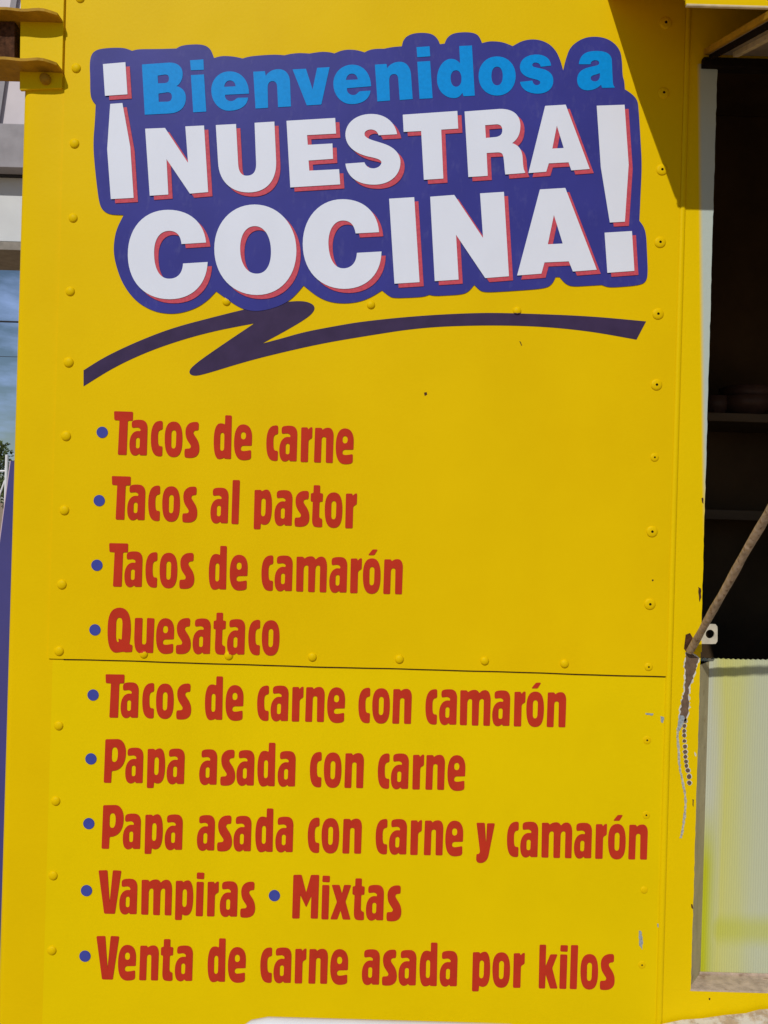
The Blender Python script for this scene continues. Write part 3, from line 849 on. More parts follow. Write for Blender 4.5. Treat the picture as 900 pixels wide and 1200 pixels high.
NA = (100, 110, 5.625); NU = (240, 120, 5.625); NS = (380, 115, 5.625); NR = (530, 110, 5.625); EX = (670, 100, 5.22)
C1 = (130, 220, 5.625); O1 = (240, 220, 5.625); C2 = (350, 220, 5.625); I2 = (440, 210, 5.625); A2 = (590, 210, 5.625)
wh = []
for c_, p_ in (
 (B, 'M 160,122 L 357,105 L 375,387 L 178,400 Z'),
 (NA, 'M 168,72 L 248,66 L 300,355 L 322,690 L 172,698 L 148,370 Z'),
 (NA, 'M 398,235 L 528,230 L 680,460 L 662,220 L 785,214 L 812,652 L 692,662 L 538,435 L 550,668 L 428,676 Z'),
 (NU, 'M 75,155 L 208,148 L 222,410 C 225,465 245,490 282,488 C 322,486 342,460 340,405 L 330,140 L 460,132 L 472,395 C 475,520 410,598 290,598 C 170,598 95,520 90,400 Z'),
 (NU, 'M 540,127 L 860,108 L 866,211 L 675,221 L 680,285 L 842,276 L 846,377 L 685,388 L 690,455 L 886,445 L 893,545 L 565,565 Z'),
 (NS, 'M 480,243 L 358,250 C 350,222 330,212 305,212 C 278,214 262,228 266,248 C 275,275 330,285 390,305 C 460,328 502,370 502,430 C 500,520 425,578 320,575 C 220,573 150,525 140,437 L 265,428 C 275,455 295,468 325,468 C 355,466 375,450 377,428 C 374,408 340,400 290,390 C 200,368 138,320 140,240 C 145,160 220,110 310,110 C 400,110 465,160 480,243 Z'),
 (NS, 'M 517,115 L 876,90 L 882,206 L 770,213 L 784,535 L 656,543 L 638,222 L 523,228 Z'),
 (NR, 'M 80,122 L 310,105 C 400,103 447,145 447,215 C 447,275 425,308 392,330 C 440,345 458,375 462,430 C 465,485 468,505 478,520 L 478,526 L 348,536 C 342,500 342,460 335,420 C 330,392 315,390 290,391 L 225,395 L 232,545 L 105,553 Z M 215,212 L 290,206 C 318,206 328,222 328,245 C 328,275 310,286 285,290 L 220,296 Z'),
 (NR, 'M 610,85 L 745,77 L 903,500 L 782,509 L 764,456 L 634,463 L 617,518 L 500,527 Z M 687,215 L 732,362 L 657,366 Z'),
 (EX, 'M 150,130 L 320,124 L 345,490 L 322,838 L 230,843 L 175,505 Z'),
 (EX, 'M 198,905 L 365,895 L 380,1138 L 215,1150 Z'),
 (C1, 'M 630,365 L 468,375 C 462,315 435,288 385,288 C 320,290 283,350 288,450 C 292,550 330,605 390,603 C 440,602 475,570 478,503 L 640,493 C 635,640 540,738 390,738 C 230,738 118,630 115,450 C 113,270 220,150 380,150 C 520,150 615,230 630,365 Z'),
 (O1, 'M 65,405 C 65,240 175,115 330,115 C 485,115 605,245 605,418 C 605,590 500,710 345,710 C 185,710 65,585 65,405 Z M 235,405 C 235,310 275,257 332,257 C 395,257 438,325 438,425 C 438,515 405,570 345,570 C 275,570 235,500 235,405 Z'),
 (C2, 'M 530,297 L 376,305 C 365,245 340,220 290,220 C 230,222 193,290 197,380 C 202,480 240,537 298,535 C 350,533 382,495 384,433 L 546,424 C 545,570 450,670 300,670 C 140,668 28,550 28,375 C 28,200 140,80 290,80 C 425,80 520,160 530,297 Z'),
 (I2, 'M 90,133 L 255,123 L 290,682 L 125,692 Z'),
 (I2, 'M 360,120 L 518,108 L 708,392 L 688,98 L 845,88 L 878,643 L 722,655 L 530,370 L 547,665 L 390,675 Z'),
 (A2, 'M 238,72 L 405,62 L 612,600 L 455,612 L 428,545 L 268,552 L 248,626 L 88,638 Z M 330,240 L 388,428 L 290,433 Z')):
    wh += [round_corners(l, 0.3) for l in crop(*c_, p_, 14)]
vinyl('headline_lettering', wh, white, 0.0032, sticker, 'white capital letters reading NUESTRA COCINA')
vinyl('lettering_shadow', [[(x + 4.9, y + 4.6) for x, y in l] for l in wh], rose, 0.0022, sticker)

SW = [(98,434,1),(123,418,0),(163,399.3,0),(203,384,0),(250,371.7,0),(285,362.9,0),(315,356.5,0),(340,353.2,0),(356.7,352.7,0),(367.5,356.7,0),(369.3,363,0),(361.7,371.7,0),(336.7,386.7,0),(307,402.7,1),(330,396.7,0),(356.7,389,0),(390,382.7,0),(424.4,376.7,0),(491,370,0),(557.8,366.6,0),(602,367,0),(691,370.4,0),(757,376.7,1),(745.8,398,1),
 (691,388,0),(629,382,0),(557.8,381,0),(491,384,0),(424.4,394.4,0),(380,402,0),(340,410.7,0),(290,423,0),(240,438.5,0),(226.5,441,0),(220.6,436.5,0),(226.5,428,0),(256.7,406.7,0),(298,379,1),(256.7,386.7,0),(216.7,397,0),(173,412,0),(133,430.7,0),(98,452.7,1)]
vinyl('swoosh', [smooth_loop(SW)], plum, 0.0004, truck, 'dark plum zigzag flourish below the sticker', thick=0.0002)

# ------------------------------------------------------------------ menu lettering
LEAN = 0.030
# glyph: crop (ox, oy, scale), origin in crop, crop slope, path
K1 = (6.43, 0.020); K2 = (6.0, 0.020); K3 = (4.5, 0.020); K4 = (3.913, 0.020); K5 = (4.737, 0.025); K6 = (4.09, 0.022)
G = {
 'T': ((5.625, 0.0396), (215, 352), 'M 190,66 L 315,70 L 313,128 L 281,128 L 272,354 L 215,352 L 226,126 L 192,124 Z'),
 'a': (K1, (196, 414), 'M 218,208 L 256,204 C 274,205 286,218 281,234 C 250,224 222,240 208,275 C 196,305 196,350 202,378 C 208,405 222,416 240,416 C 255,415 264,408 270,399 L 276,413 L 328,413 L 334,210 C 334,175 322,147 282,147 C 258,146 238,148 222,156 C 215,165 214,190 218,208 Z M 246,300 C 246,288 252,281 261,281 C 271,281 277,288 277,300 L 275,345 C 274,357 268,362 260,362 C 251,362 246,356 245,345 Z'),
 'c': (K1, (95, 412), 'M 184,150 L 184,206 C 178,215 168,212 160,218 C 148,228 148,250 148,280 C 148,310 150,330 162,336 L 182,338 L 180,408 C 172,414 160,413 148,412 C 112,408 95,370 95,285 C 95,200 115,150 160,147 C 170,146 178,146 184,150 Z'),
 'r': (K1, (352, 415), 'M 358,155 L 406,154 L 411,172 C 418,160 425,152 442,151 L 440,232 C 430,243 415,240 412,262 L 408,415 L 352,415 Z'),
 'n': (K1, (457, 416), 'M 466,155 L 516,155 L 523,171 C 535,156 550,153 568,153 C 595,155 605,180 605,215 L 598,417 L 546,416 L 549,235 C 548,226 540,222 533,222 C 523,222 516,228 515,245 L 509,416 L 457,415 Z'),
 'e': (K1, (624, 419), 'M 757,308 C 755,314 750,314 745,314 L 692,315 C 678,318 672,330 676,345 C 682,360 700,358 752,347 L 752,405 C 745,420 720,424 690,424 C 645,422 622,380 624,290 C 626,200 650,155 695,155 C 745,157 762,200 759,260 Z M 675,240 C 675,222 682,212 694,212 C 706,212 714,222 714,240 C 714,258 706,268 694,268 C 682,268 675,258 675,240 Z'),
 's': (K2, (225, 400), 'M 322,153 C 327,160 325,190 322,208 C 310,210 298,207 288,218 C 283,230 300,250 312,270 C 325,292 330,315 329,340 C 328,385 300,403 262,403 C 245,403 230,402 227,396 C 223,380 224,355 228,340 C 245,337 262,342 270,330 C 274,318 255,298 245,280 C 235,262 231,240 232,215 C 234,175 262,153 290,151 C 305,150 318,150 322,153 Z'),
 'd': (K2, (491, 402), 'M 572,97 L 618,98 L 612,403 L 568,402 L 561,394 C 550,404 535,406 522,404 C 500,398 490,350 491,280 C 492,200 508,158 535,155 C 550,153 562,157 570,163 Z M 537,245 C 537,228 542,219 551,219 C 561,219 566,228 566,245 L 564,325 C 563,340 557,347 549,347 C 540,347 536,340 535,325 Z'),
 'p': (K3, (58, 310), 'M 63,127 L 97,126 L 102,135 C 108,128 118,124 128,124 C 148,126 155,160 154,215 C 153,275 143,306 118,309 C 108,310 100,307 96,301 L 93,333 L 58,333 Z M 98,190 C 98,178 102,170 109,170 C 118,170 122,178 122,190 L 120,245 C 119,257 115,265 107,265 C 100,264 96,257 96,245 Z'),
 'o': (K3, (168, 309), 'M 168,218 C 168,160 180,124 217,124 C 252,124 262,160 261,218 C 260,275 250,311 214,311 C 178,311 168,275 168,218 Z M 203,190 C 203,177 208,169 216,169 C 225,169 229,177 229,190 L 227,245 C 226,258 222,266 214,266 C 206,266 202,258 202,245 Z'),
 'k': (K3, (410, 312), 'M 415,82 L 450,82 L 447,195 L 472,133 L 510,133 L 482,205 L 510,313 L 470,313 L 447,240 L 444,313 L 410,312 Z'),
 'i': (K3, (520, 313), 'M 527,83 L 566,84 L 564,118 L 525,116 Z M 525,132 L 563,133 L 557,314 L 520,313 Z'),
 'l': (K3, (576, 314), 'M 583,83 L 621,83 L 613,315 L 576,314 Z'),
 'V': (K4, (153, 231), 'M 127,32 L 168,31 L 178,178 L 193,31 L 232,33 L 202,231 L 153,230 Z'),
 't': (K4, (430, 238), 'M 437,47 L 467,47 L 466,83 L 480,84 L 478,122 L 464,122 L 462,185 C 462,195 468,200 476,200 L 476,237 C 465,240 450,239 440,236 C 430,230 429,215 430,195 L 433,122 L 423,121 L 424,84 L 436,83 Z'),
 'M': (K5, (199, 320), 'M 206,78 L 252,77 L 277,175 L 304,78 L 350,78 L 342,321 L 302,320 L 306,195 L 277,258 L 245,190 L 240,320 L 199,320 Z'),
 'x': (K5, (413, 325), 'M 421,133 L 465,133 L 478,180 L 490,133 L 530,134 L 498,225 L 526,326 L 482,325 L 470,275 L 452,325 L 413,324 L 450,228 Z'),
 'Q': ((3.6, 0.021), (130, 214), 'M 130,125 C 130,60 142,26 182,26 C 220,28 228,65 228,115 C 227,145 225,165 221,180 L 235,184 L 233,213 L 205,214 C 195,208 175,217 160,215 C 138,208 130,180 130,125 Z M 166,95 C 166,78 170,68 180,68 C 190,68 193,78 193,95 L 190,158 C 186,166 180,153 175,157 L 178,171 C 168,175 165,160 165,140 Z'),
 'u': ((3.6, 0.021), (243, 217), 'M 245,70 L 277,70 L 274,170 C 274,180 278,182 283,182 C 290,182 293,176 293,165 L 296,70 L 327,72 L 321,218 L 293,217 L 288,209 C 280,217 270,220 262,217 C 246,212 242,190 242,150 Z'),
 'P': (K6, (127, 236), 'M 135,28 L 195,27 C 222,30 234,60 233,95 C 231,145 210,180 165,180 L 162,237 L 127,236 Z M 166,90 C 166,75 170,66 180,66 C 190,66 195,76 195,95 C 195,120 190,137 178,137 C 168,137 165,128 165,115 Z'),
 'm': (K3, (244, 297), 'M 247,113 L 282,113 L 288,124 C 300,112 315,110 328,111 C 338,113 344,120 348,129 C 356,116 368,111 382,112 C 402,116 408,140 407,170 L 403,300 L 368,299 L 371,170 C 371,162 367,158 361,158 C 353,158 347,165 346,180 L 342,299 L 307,298 L 309,170 C 309,162 305,158 299,158 C 291,158 285,165 284,180 L 281,297 L 244,296 Z'),
 'y': ((3.4615, 0.0205), (757, 219), 'M 757,83 L 791,83 L 796,165 L 800,85 L 832,85 L 806,215 C 800,240 785,247 770,246 C 758,244 755,238 756,225 L 757,210 C 768,212 773,205 770,190 Z'),
 "'": (K3, (600, 306), 'M 630,104 L 654,74 L 681,74 L 663,104 Z'),
}
HREAD = dict(T=48, V=50, y=38, t=33, s=4, u=10, x=0, r=0, n=0, m=0, i=0, l=0, k=0, p=-7, P=0, M=0)
GL = {}
for ch, ((s, sl), (ox, oy), path) in G.items():
    loops = []
    for lp in flat(path, 8):
        q = []
        for x, y in lp:
            dx, dy = (x - ox) / s, (y - oy) / s
            Y = sl * dx - dy
            q.append((dx - LEAN * Y, Y))
        loops.append(round_corners(q, 1.5))
    if ch != "'":
        x0 = min(p[0] for lp in loops for p in lp)
        loops = [[(x - x0, y) for x, y in lp] for lp in loops]
    GL[ch] = loops
GL['ó'] = GL['o'] + GL["'"]

LINES = [
 ('Tacos de carne', (138.2, 532.8, .0396), (119.9, 506.6), [('T',133.8),('a',152.1),('c',177),('o',193.2),('s',216.2),('d',250.6),('e',274.4),('c',312.2),('a',327.6),('r',351.9),('n',367.9),('e',393.5)]),
 ('Tacos al pastor', (140.6, 608.9, .0377), (116.4, 586.6), [('T',131.2),('a',149.5),('c',173.9),('o',190.3),('s',213.7),('a',247),('l',271.2),('p',297),('a',321.9),('s',345.1),('t',364.1),('o',380.6),('r',404.2)]),
 ('Tacos de camarón', (138, 687.4, .0276), (113.7, 662.3), [('T',128.1),('a',146.2),('c',170.7),('o',187.2),('s',210.2),('d',244.8),('e',269.3),('c',306.5),('a',322.1),('m',346.4),('a',386.1),('r',409.9),('ó',425.3),('n',449)]),
 ('Quesataco', (134, 764.4, .020), (111.4, 738), [('Q',126.1),('u',157.2),('e',183.1),('s',206.1),('a',226.1),('t',250.3),('a',266.4),('c',291.1),('o',306.9)]),
 ('Tacos de carne con camarón', (133.2, 841.4, .0217), (108.4, 814.8), [('T',123.1),('a',141.1),('c',166.3),('o',182.4),('s',206),('d',239.8),('e',264),('c',301.1),('a',317.1),('r',341.3),('n',357.3),('e',383.3),('c',420),('o',436.2),('n',459.6),('c',498.7),('a',514.9),('m',538.4),('a',577.3),('r',602),('ó',617.1),('n',640.9)]),
 ('Papa asada con carne', (125.4, 917.8, .0219), (105.9, 889.8), [('P',121),('a',146.5),('p',171.2),('a',195.1),('a',233.3),('s',257.7),('a',277),('d',301.4),('a',325.4),('c',363),('o',379.4),('n',403.4),('c',442.7),('a',458.3),('r',482.9),('n',498.5),('e',524.5)]),
 ('Papa asada con carne y camarón', (122, 995.2, .0205), (103.4, 965.8), [('P',118.4),('a',143.6),('p',168.5),('a',192.8),('a',230.6),('s',254),('a',273.5),('d',299),('a',322.7),('c',360.5),('o',376.7),('n',401),('c',440.2),('a',456.1),('r',480.4),('n',496.6),('e',522),('y',558.7),('c',594.4),('a',610.2),('m',634.2),('a',673.3),('r',697.6),('ó',713.1),('n',736.7)]),
 ('Vampiras', (127.3, 1071.8, .025), (100.7, 1044.5), [('V',115),('a',139.5),('m',164.3),('p',204.2),('i',228.7),('r',241.8),('a',257.4),('s',281.1)]),
 ('Mixtas', (127.3, 1071.8, .025), (321.3, 1050.3), [('M',342),('i',376.2),('x',387.2),('t',412.9),('a',429),('s',452.8)]),
 ('Venta de carne asada por kilos', (124.7, 1149, .020), (98.9, 1121.4), [('V',112.5),('e',137.8),('n',162.5),('t',188.1),('a',204.7),('d',243),('e',266.8),('c',304.8),('a',320.5),('r',344.7),('n',361.1),('e',386.9),('a',424.2),('s',447.5),('a',467.2),('d',491.7),('a',515.5),('p',552.9),('o',577.3),('r',601.1),('k',631.1),('i',655.6),('l',668),('o',680.7),('s',703.3)]),
]
def bullet_loop(u, v, r=6.6):
    return [(u + r * math.cos(2 * math.pi * k / 32), v + r * math.sin(2 * math.pi * k / 32)) for k in range(32)]
for words, (x0, y0, sl), (bu, bv), glyphs in LINES:
    loops = []
    for ch, xm in glyphs:
        X = xm - x0 - LEAN * HREAD.get(ch, 22)
        for lp in GL[ch]:
            loops.append([(x0 + X + x + LEAN * y, y0 + sl * (X + x) - y) for x, y in lp])
    on = 0.0008 if y0 < 780 else -0.0028
    ml = vinyl('menu_line', loops, red, on, truck, 'red menu line reading ' + words)
    bl_ = vinyl('bullet', [bullet_loop(bu, bv)], blue, on, ml)

# ------------------------------------------------------------------ rivets
def dome_mesh(pop, r=0.0098):
    bm = bmesh.new()
    if pop:
        prof = [(r * 1.16, -0.001), (r * 1.16, 0.0006), (r * 1.05, 0.0016), (r * 0.80, 0.0024), (r * 0.45, 0.0029), (r * 0.27, 0.0029), (r * 0.22, 0.0012), (r * 0.02, 0.0010)]
    else:
        prof = [(r, -0.001)] + [(r * math.cos(a), 0.0046 * math.sin(a)) for a in [i * math.pi / 14 for i in range(7)]] + [(r * 0.05, 0.0046)]
    add_lathe(bm, prof, 28)
    bmesh.ops.recalc_face_normals(bm, faces=bm.faces)
    me = bpy.data.meshes.new('rivet')
    bm.to_mesh(me); bm.free()
    for f_ in me.polygons: f_.use_smooth = True
    try: me.set_sharp_from_angle(angle=math.radians(50))
    except Exception: pass
    me.materials.append(yellow)
    if pop:
        me.materials.append(hole_black)
        for f_ in me.polygons:
            if math.hypot(f_.center.x, f_.center.z) < r * 0.262: f_.material_index = 1
    return me
dome, dome_small, pop = dome_mesh(False), dome_mesh(False, 0.0085), dome_mesh(True)
def rivet(u, v, me, parent, base, sc=1.0, ysc=1.0):
    o = bpy.data.objects.new('rivet', me)
    o.location = W(u, v, base)
    o.scale = (sc, sc * ysc, sc)
    o.rotation_euler = (0, random.uniform(0, 6.2), 0)
    C.objects.link(o)
    o.parent = parent
    # vinyl stuck over the head
    hit = []
    for lps, m_ in COVER:
        near = any(abs(p[0] - u) < 9 and abs(p[1] - v) < 9 for lp in lps for p in lp) or inside_poly(lps, u, v)
        if near: hit.append((lps, m_))
    if hit:
        o.rotation_euler = (0, 0, 0)
        m2 = me.copy(); o.data = m2
        done = False
        for lps, m_ in hit:
            idx = None
            for f_ in m2.polygons:
                c_ = f_.center
                if inside_poly(lps, u + c_.x / S, v - c_.z / S):
                    if idx is None:
                        m2.materials.append(m_); idx = len(m2.materials) - 1
                    f_.material_index = idx
    return o
random.seed(3)
for u, v in [(94,-2),(89.3,80),(87.3,168.3),(85.7,255.5),(82.3,341.5),(80.5,424.7),(77.5,511),(75.5,598),(72.5,685),(69.3,763)]:
    rivet(u, v, dome, panel, 0.0, random.uniform(.94, 1.04))
for u, v in [(68,851),(64.5,939.5),(61.4,1027),(60,1115)]:
    rivet(u, v, dome, lower, -0.0036, 0.95)
for u, v in [(168.5,766.5),(268,768.2),(366,770),(468,772.5),(568,774.5),(661.5,777.8)]:
    rivet(u, v, dome_small, panel, 0.0, random.uniform(.98, 1.08))
rivet(760, 781.5, pop, panel, 0.0, 0.72)
for u, v in [(265.5,353.5),(434.7,357.3),(606,364.5)]:
    rivet(u, v, dome_small, panel, 0.0, 1.0)
for u, v, s in [(780,27,1.1),(777.7,109,1),(775.7,199,1),(773.5,284,1),(771,368,1),(769.3,451,1),(767,536,.75),(764,623,1),(761.5,708,1)]:
    rivet(u, v, pop, panel, 0.0, s)
for u, v, m_, s in [(759,868,pop,.72),(758,956,pop,.68),(755.5,1044,dome_small,.85),(753,1132,pop,.66)]:
    rivet(u, v, m_, lower, -0.0036, s, 0.5)
rivet(781, 30, dome_small, panel, 0.0, 1.0) if False else None

# ------------------------------------------------------------------ hinge bracket at the upper left corner
bm = bmesh.new()
add_hull8(bm, [W(26, -60, 0.0035), W(77, -60, 0.0035), W(73, 104, 0.0035), W(24, 106, 0.0035)], [W(26, -60, -0.004), W(77, -60, -0.004), W(73, 104, -0.004), W(24, 106, -0.004)])
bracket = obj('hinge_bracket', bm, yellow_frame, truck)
def ear(name, v, p, ur):
    bm = bmesh.new()
    pts = [(-90, -1.5), (ur - 7, -1.5), (ur, 3), (ur, 6)]
    n_ = 26
    top_, bot_ = [], []
    for i in range(n_ + 1):
        u = -90 + (ur + 90) * i / n_
        pp = p * (1 - 0.25 * max(0, (i / n_ - 0.88) / 0.12) ** 2) + 0.5 * math.sin(i * 0.9)
        row_ = []
        for h in (0, 3.2):
            row_.append((bm.verts.new(W(u, v - h + (u - 40) * 0.0288, -0.003 if u > 22 else -0.034)), bm.verts.new(W(u, v - h + (u - 40) * 0.0288 + 0.6 * math.sin(i), pp * S))))
        top_.append(row_[1]); bot_.append(row_[0])
    for i in range(n_):
        for q_ in (top_, bot_):
            bm.faces.new((q_[i][0], q_[i + 1][0], q_[i + 1][1], q_[i][1]))
        for s in (0, 1):
            bm.faces.new((top_[i][s], top_[i + 1][s], bot_[i + 1][s], bot_[i][s]))
    for i in (0, -1):
        bm.faces.new((top_[i][0], top_[i][1], bot_[i][1], bot_[i][0]))
    return obj(name, bm, yellow_shaded, bracket)
ear('hinge_ear', 27.0, 22, 74)
ear('hinge_ear', 85.5, 25, 74)
bm = bmesh.new()
for p_ in ((62, 24.4, 0.02), (60, 84, 0.02)): pass
add_lathe(bm, [(0.0105, 0), (0.0105, 0.006), (0.009, 0.0105), (0.005, 0.0125), (0.0005, 0.0130)], 20)
bmesh.ops.translate(bm, verts=bm.verts, vec=W(55, 95, 0.0035))
obj('bolt', bm, yellow_shaded, bracket, smooth=50)
bm = bmesh.new()
add_hull8(bm, [W(-90, 26, 0.004), W(18, 27, 0.004), W(18, 72, 0.004), W(-90, 70, 0.004)], [W(-90, 26, -0.05), W(18, 27, -0.05), W(18, 72, -0.05), W(-90, 70, -0.05)])
obj('shaded_hinge_block', bm, rust, bracket)  # shade between the ears is put into this block's dark colour

# board hung under the window
bm = bmesh.new()
pb = 0.16
top_b = [A(u, v, -0.004) for u, v in ((776, 1200), (800, 1195), (822, 1193.6), (849, 1189.6), (874, 1187.4), (890, 1183), (930, 1181), (1300, 1150))]
bt = [p - Vector((0, pb, 0.004)) for p in top_b]
low = Vector((0, 0, -0.10))
fr = bt + [p + low for p in reversed(bt)]
bk = top_b + [p + low for p in reversed(top_b)]
add_hull8(bm, fr, bk)
obj('serving_board', bm, boardmat, truck, 'worn board with flaking white paint below the window')

# running gear
for wx in (XL + 0.75, XR - 0.75):
    for wy in (0.16, BACK - 0.16):
        bm = bmesh.new()
        add_lathe(bm, [(0.20, -0.10), (0.31, -0.10), (0.35, -0.07), (0.36, 0.0), (0.35, 0.07), (0.31, 0.10), (0.20, 0.10)], 32)
        bmesh.ops.translate(bm, verts=bm.verts, vec=(wx, wy, 0.36))
        wheel = obj('wheel', bm, rubber, truck, smooth=40)
        bm = bmesh.new()
        add_lathe(bm, [(0.199, -0.08), (0.199, 0.08), (0.17, 0.06), (0.08, 0.075), (0.01, 0.08)], 28)
        bmesh.ops.translate(bm, verts=bm.verts, vec=(wx, wy, 0.36))
        obj('rim', bm, steel, wheel, smooth=40)

# ------------------------------------------------------------------ bowls on the kitchen shelf
zsh_top = zsh + tk / 2
def bowl(u, r, z, label):
    bm = bmesh.new()
    add_lathe(bm, [(r * 0.45, 0), (r * 0.5, 0.004), (r * 0.85, 0.03), (r, 0.065), (r * 0.96, 0.065), (r * 0.8, 0.03), (r * 0.42, 0.008), (0.001, 0.007)], 28, 'Z')
    x = A(u, 470, SY + 0.12).x
    bmesh.ops.translate(bm, verts=bm.verts, vec=(0, 0, 0))
    me = bpy.data.meshes.new('bowl'); bmesh.ops.recalc_face_normals(bm, faces=bm.faces); bm.to_mesh(me); bm.free()
    for f_ in me.polygons: f_.use_smooth = True
    me.materials.append(bowlmat)
    o = bpy.data.objects.new('bowl', me); C.objects.link(o)
    o.location = (x, SY + 0.12, z)
    o['label'] = label; o['category'] = 'bowl'; o['group'] = 'bowls on the kitchen shelf'
    return o
bowl(872, 0.085, zsh_top, 'dark brown bowl at the bottom of the stack on the shelf inside the truck')
bowl(874, 0.080, zsh_top + 0.030, 'dark brown bowl nested on top of the stack on the kitchen shelf')
bowl(838, 0.045, zsh_top, 'small dark bowl alone on the kitchen shelf beside the window edge')

# ------------------------------------------------------------------ white plastic chair, only its top rail shows
CY = -0.49
cl0, cr0 = A(272, 1191, CY), A(640, 1202, CY)
cxm = (cl0.x + cr0.x) / 2; hw = (cr0.x - cl0.x) / 2
ztop = A(330, 1194.0, CY).z
chair = thing('plastic_chair', 'white plastic chair before the yellow truck, only its curved top rail in view', 'chair', (cxm, CY, 0))
def rounded_rect(x0, x1, z0, z1, r, n_=8):
    pts = []
    for cx_, cz_, a0 in ((x1 - r, z1 - r, 0), (x0 + r, z1 - r, 90), (x0 + 0.02, z0 + 0.02, 180), (x1 - 0.02, z0 + 0.02, 270)):
        rr_ = r if cz_ > (z0 + z1) / 2 else 0.02
        for k in range(n_ + 1):
            a = math.radians(a0 + 90 * k / n_)
            pts.append((cx_ + rr_ * math.cos(a), cz_ + rr_ * math.sin(a)))
    return pts
bm = bmesh.new()
# top rail and side stiles as a bent tube-like band, slats between
band = []
for k in range(41):
    s = k / 40
    if s < 0.3: q = s / 0.3; x = cxm - hw; z = 0.44 + (ztop - 0.05 - 0.44) * q
    elif s < 0.4: a = math.pi - (s - 0.3) / 0.1 * math.pi / 2; x = cxm - hw + 0.05 + 0.05 * math.cos(a); z = ztop - 0.062 + 0.05 * math.sin(a)
    elif s < 0.6: x = cxm - hw + 0.05 + (2 * hw - 0.10) * (s - 0.4) / 0.2; z = ztop - 0.012
    elif s < 0.7: a = math.pi / 2 - (s - 0.6) / 0.1 * math.pi / 2; x = cxm + hw - 0.05 + 0.05 * math.cos(a); z = ztop - 0.062 + 0.05 * math.sin(a)
    else: q = (s - 0.7) / 0.3; x = cxm + hw; z = ztop - 0.05 + (0.44 - ztop + 0.05) * q
    band.append((x, CY - 0.10 * (ztop - z), z))
add_tube(bm, band, 0.013, 12)
for k in range(5):
    x = cxm - hw + 2 * hw * (k + 1) / 6
    add_box(bm, x - 0.022, x + 0.022, CY - 0.045, CY - 0.037, 0.45, ztop - 0.02, 0.002)
obj('backrest', bm, plastic_white, chair, smooth=45)
bm = bmesh.new()
add_box(bm, cxm - hw - 0.01, cxm + hw + 0.01, CY - 0.46, CY - 0.02, 0.415, 0.439, 0.008)
obj('seat', bm, plastic_white, chair, smooth=45)
for sx in (-1, 1):
    for y_ in (CY - 0.06, CY - 0.43):
        bm = bmesh.new()
        add_tube(bm, [(cxm + sx * (hw - 0.01), y_, 0.414), (cxm + sx * (hw + 0.02), y_ + (0.04 if y_ > CY - 0.2 else -0.03), 0.0)], [0.026, 0.018], 10)
        obj('leg', bm, plastic_white, chair, smooth=45)

# ------------------------------------------------------------------ background strip left of the corner
Y1 = 4.0
def slab(u0, v0, u1, v1, y, th, mat, name, parent, sk=0.0288):
    """upright slab facing the street; corners level in the world"""
    p0 = A(u0, v0, y); 
    x1 = A(u1, v0, y).x
    z1 = A(15, v1, y).z; z0 = A(15, v0, y).z
    bm = bmesh.new()
    add_box(bm, p0.x, x1, y, y + th, z1, z0, 0.004)
    return obj(name, bm, mat, parent)
canopy = thing('porch_canopy', 'pale stucco porch canopy with grey band and taupe beam, left of the yellow truck', 'canopy', (A(-160, 600, Y1).x, Y1 + 0.4, 0))
slab(-520, -160, 52, 145.5, Y1 + 0.30, 0.25, stucco_pink, 'upper_wall', canopy)
slab(-520, 145, 50, 196, Y1, 0.55, stucco_grey, 'fascia', canopy)
slab(-520, 197, 50, 206, Y1 + 0.12, 0.4, darkgap, 'painted_shadow_gap', canopy)  # dark strip painted as the shadow gap below the fascia
slab(-520, 206.5, 50, 283, Y1 + 0.16, 0.3, stucco_white, 'header', canopy)
slab(-520, 283.5, 50, 293, Y1 + 0.06, 0.5, beam_mat, 'beam', canopy)
bm = bmesh.new()
add_hull8(bm, [A(-9, 150, Y1 + 0.27), A(-2, 150, Y1 + 0.27), A(24, -30, Y1 + 0.27), A(17, -30, Y1 + 0.27)], [A(-9, 150, Y1 + 0.299), A(-2, 150, Y1 + 0.299), A(24, -30, Y1 + 0.299), A(17, -30, Y1 + 0.299)])
obj('brace', bm, stucco_grey, canopy)
for u in (-480, -330):
    p = A(u, 600, Y1 + 0.3)
    bm = bmesh.new()
    add_box(bm, p.x - 0.09, p.x + 0.09, Y1 + 0.2, Y1 + 0.4, 0, A(15, 293.5, Y1).z, 0.01)
    obj('post', bm, beam_mat, canopy)

# slanted violet-blue panel
PY = 0.7
def bp(u, v, y=PY): return A(u, v, y)
pan = thing('slanted_panel', 'violet-blue panel with slanted pale edge behind the lower left corner of the truck', 'panel', (bp(-40, 900).x, PY, 0))
bm = bmesh.new()
poly = [bp(12.5, 540), bp(-50, 1010), Vector((bp(-50, 1010).x - 0.02, PY, 0.0)), Vector((XL - 0.03, PY, 0.0)), Vector((XL - 0.03, PY, bp(20, 560).z))]
xm = XL - 0.03
add_hull8(bm, poly, [p + Vector((0, 0.03, 0)) for p in poly])
obj('board', bm, tarpmat, pan)
bm = bmesh.new()
e0, e1 = bp(12.5, 540), bp(-50, 1010)
add_tube(bm, [e0 + Vector((-0.002, 0.012, 0)), e1 + Vector((-0.002, 0.012, 0))], 0.006, 8)
obj('edge_trim', bm, palepink, pan)

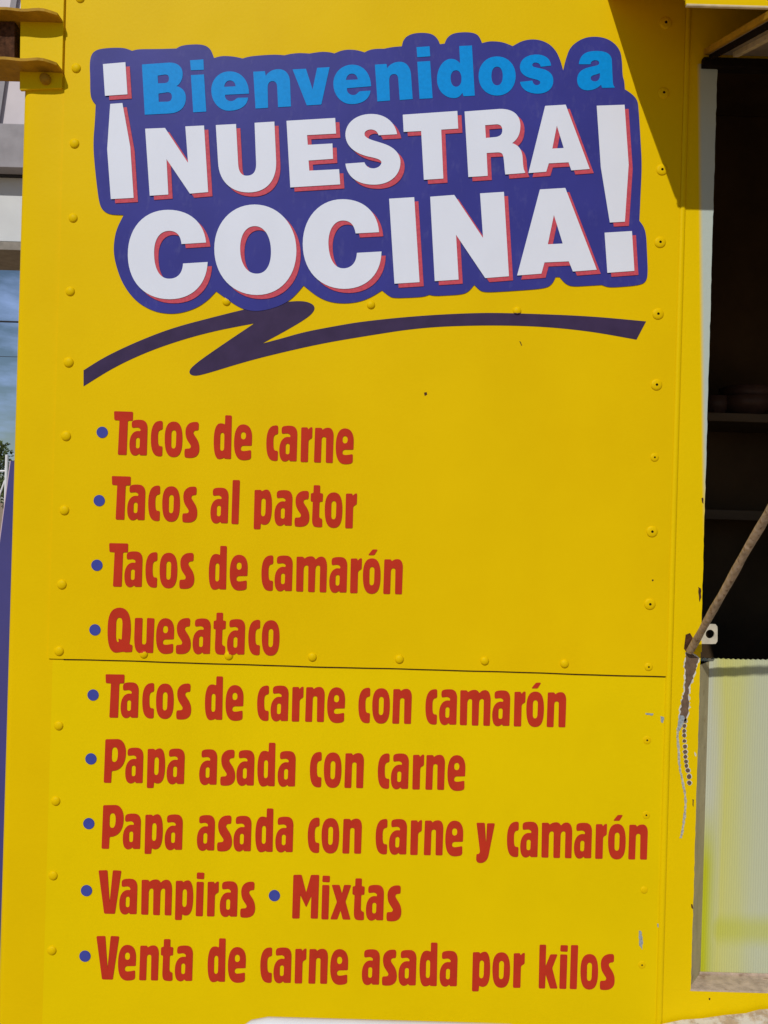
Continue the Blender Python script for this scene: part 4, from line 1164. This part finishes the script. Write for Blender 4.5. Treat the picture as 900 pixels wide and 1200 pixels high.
# white post
PYY = 9.0
p = A(8.2, 533, PYY); q = A(6.5, 600, PYY)
bm = bmesh.new()
add_tube(bm, [(p.x, PYY, 0), (p.x, PYY, p.z)], 0.022, 10)
add_tube(bm, [(p.x - 0.7, PYY, p.z - 0.25), (p.x - 0.02, PYY, p.z - 0.22)], 0.012, 8)
add_tube(bm, [(p.x - 0.45, PYY, 0.5), (p.x - 0.02, PYY, p.z - 0.35)], 0.012, 8)
po = obj('sign_post', bm, plastic_white)
po['label'] = 'thin white pole with braces seen past the left corner of the truck'; po['category'] = 'pole'

# tree beyond
TY = 24.0
tc_ = A(-34, 545, TY)
tree = thing('bushy_tree', 'low bushy green tree beyond the canopy at the left edge', 'tree', (tc_.x, TY, 0))
bm = bmesh.new()
add_tube(bm, [(tc_.x, TY, 0), (tc_.x + 0.1, TY, 0.9), (tc_.x - 0.1, TY + 0.1, 1.8), (tc_.x, TY, 2.6)], [0.2, 0.15, 0.12, 0.06], 10)
for k in range(6):
    a = k * 1.05
    add_tube(bm, [(tc_.x, TY, 1.2 + 0.15 * k), (tc_.x + 0.8 * math.cos(a), TY + 0.8 * math.sin(a), 2.0 + 0.12 * k)], [0.07, 0.02], 6)
obj('trunk', bm, bark, tree)
bm = bmesh.new()
random.seed(5)
ztree = A(0, 514, TY).z
clumps = [(random.gauss(0, 0.75), random.gauss(0, 0.8), random.uniform(1.4, ztree - 0.35)) for _ in range(26)]
for i in range(3800):
    c_ = random.choice(clumps)
    v = Vector((random.gauss(0, 1), random.gauss(0, 1), random.gauss(0, 1))).normalized() * (0.42 * random.random() ** 0.4)
    p = Vector((tc_.x + c_[0], TY + c_[1], c_[2])) + v
    a = Vector((random.gauss(0, 1), random.gauss(0, 1), random.gauss(0, 1))).normalized()
    b = a.cross(Vector((random.gauss(0, 1), random.gauss(0, 1), random.gauss(0, 1)))).normalized()
    s = random.uniform(0.04, 0.09)
    bm.faces.new([bm.verts.new(p + a * s), bm.verts.new(p + b * s * 0.6), bm.verts.new(p - a * s), bm.verts.new(p - b * s * 0.6)])
obj('crown', bm, leaf, tree)

# overhead cables
for v, y, r, lb in ((377, 14.0, 0.018, 'upper dark overhead cable crossing the strip of sky left of the truck'), (418, 18.0, 0.007, 'lower thin overhead cable crossing the strip of sky left of the truck')):
    a = A(-900, v - 80, y); b = A(700, v - 20, y); m = A(8, v, y)
    pts = []
    for k in range(25):
        s = k / 24
        x = a.x + (b.x - a.x) * s
        pts.append((x, y, m.z + 0.008 * (x - m.x) ** 2 / 2))
    bm = bmesh.new()
    add_tube(bm, pts, r, 6)
    o = obj('overhead_cable', bm, cablemat)
    o['label'] = lb; o['category'] = 'cable'; o['group'] = 'overhead cables'
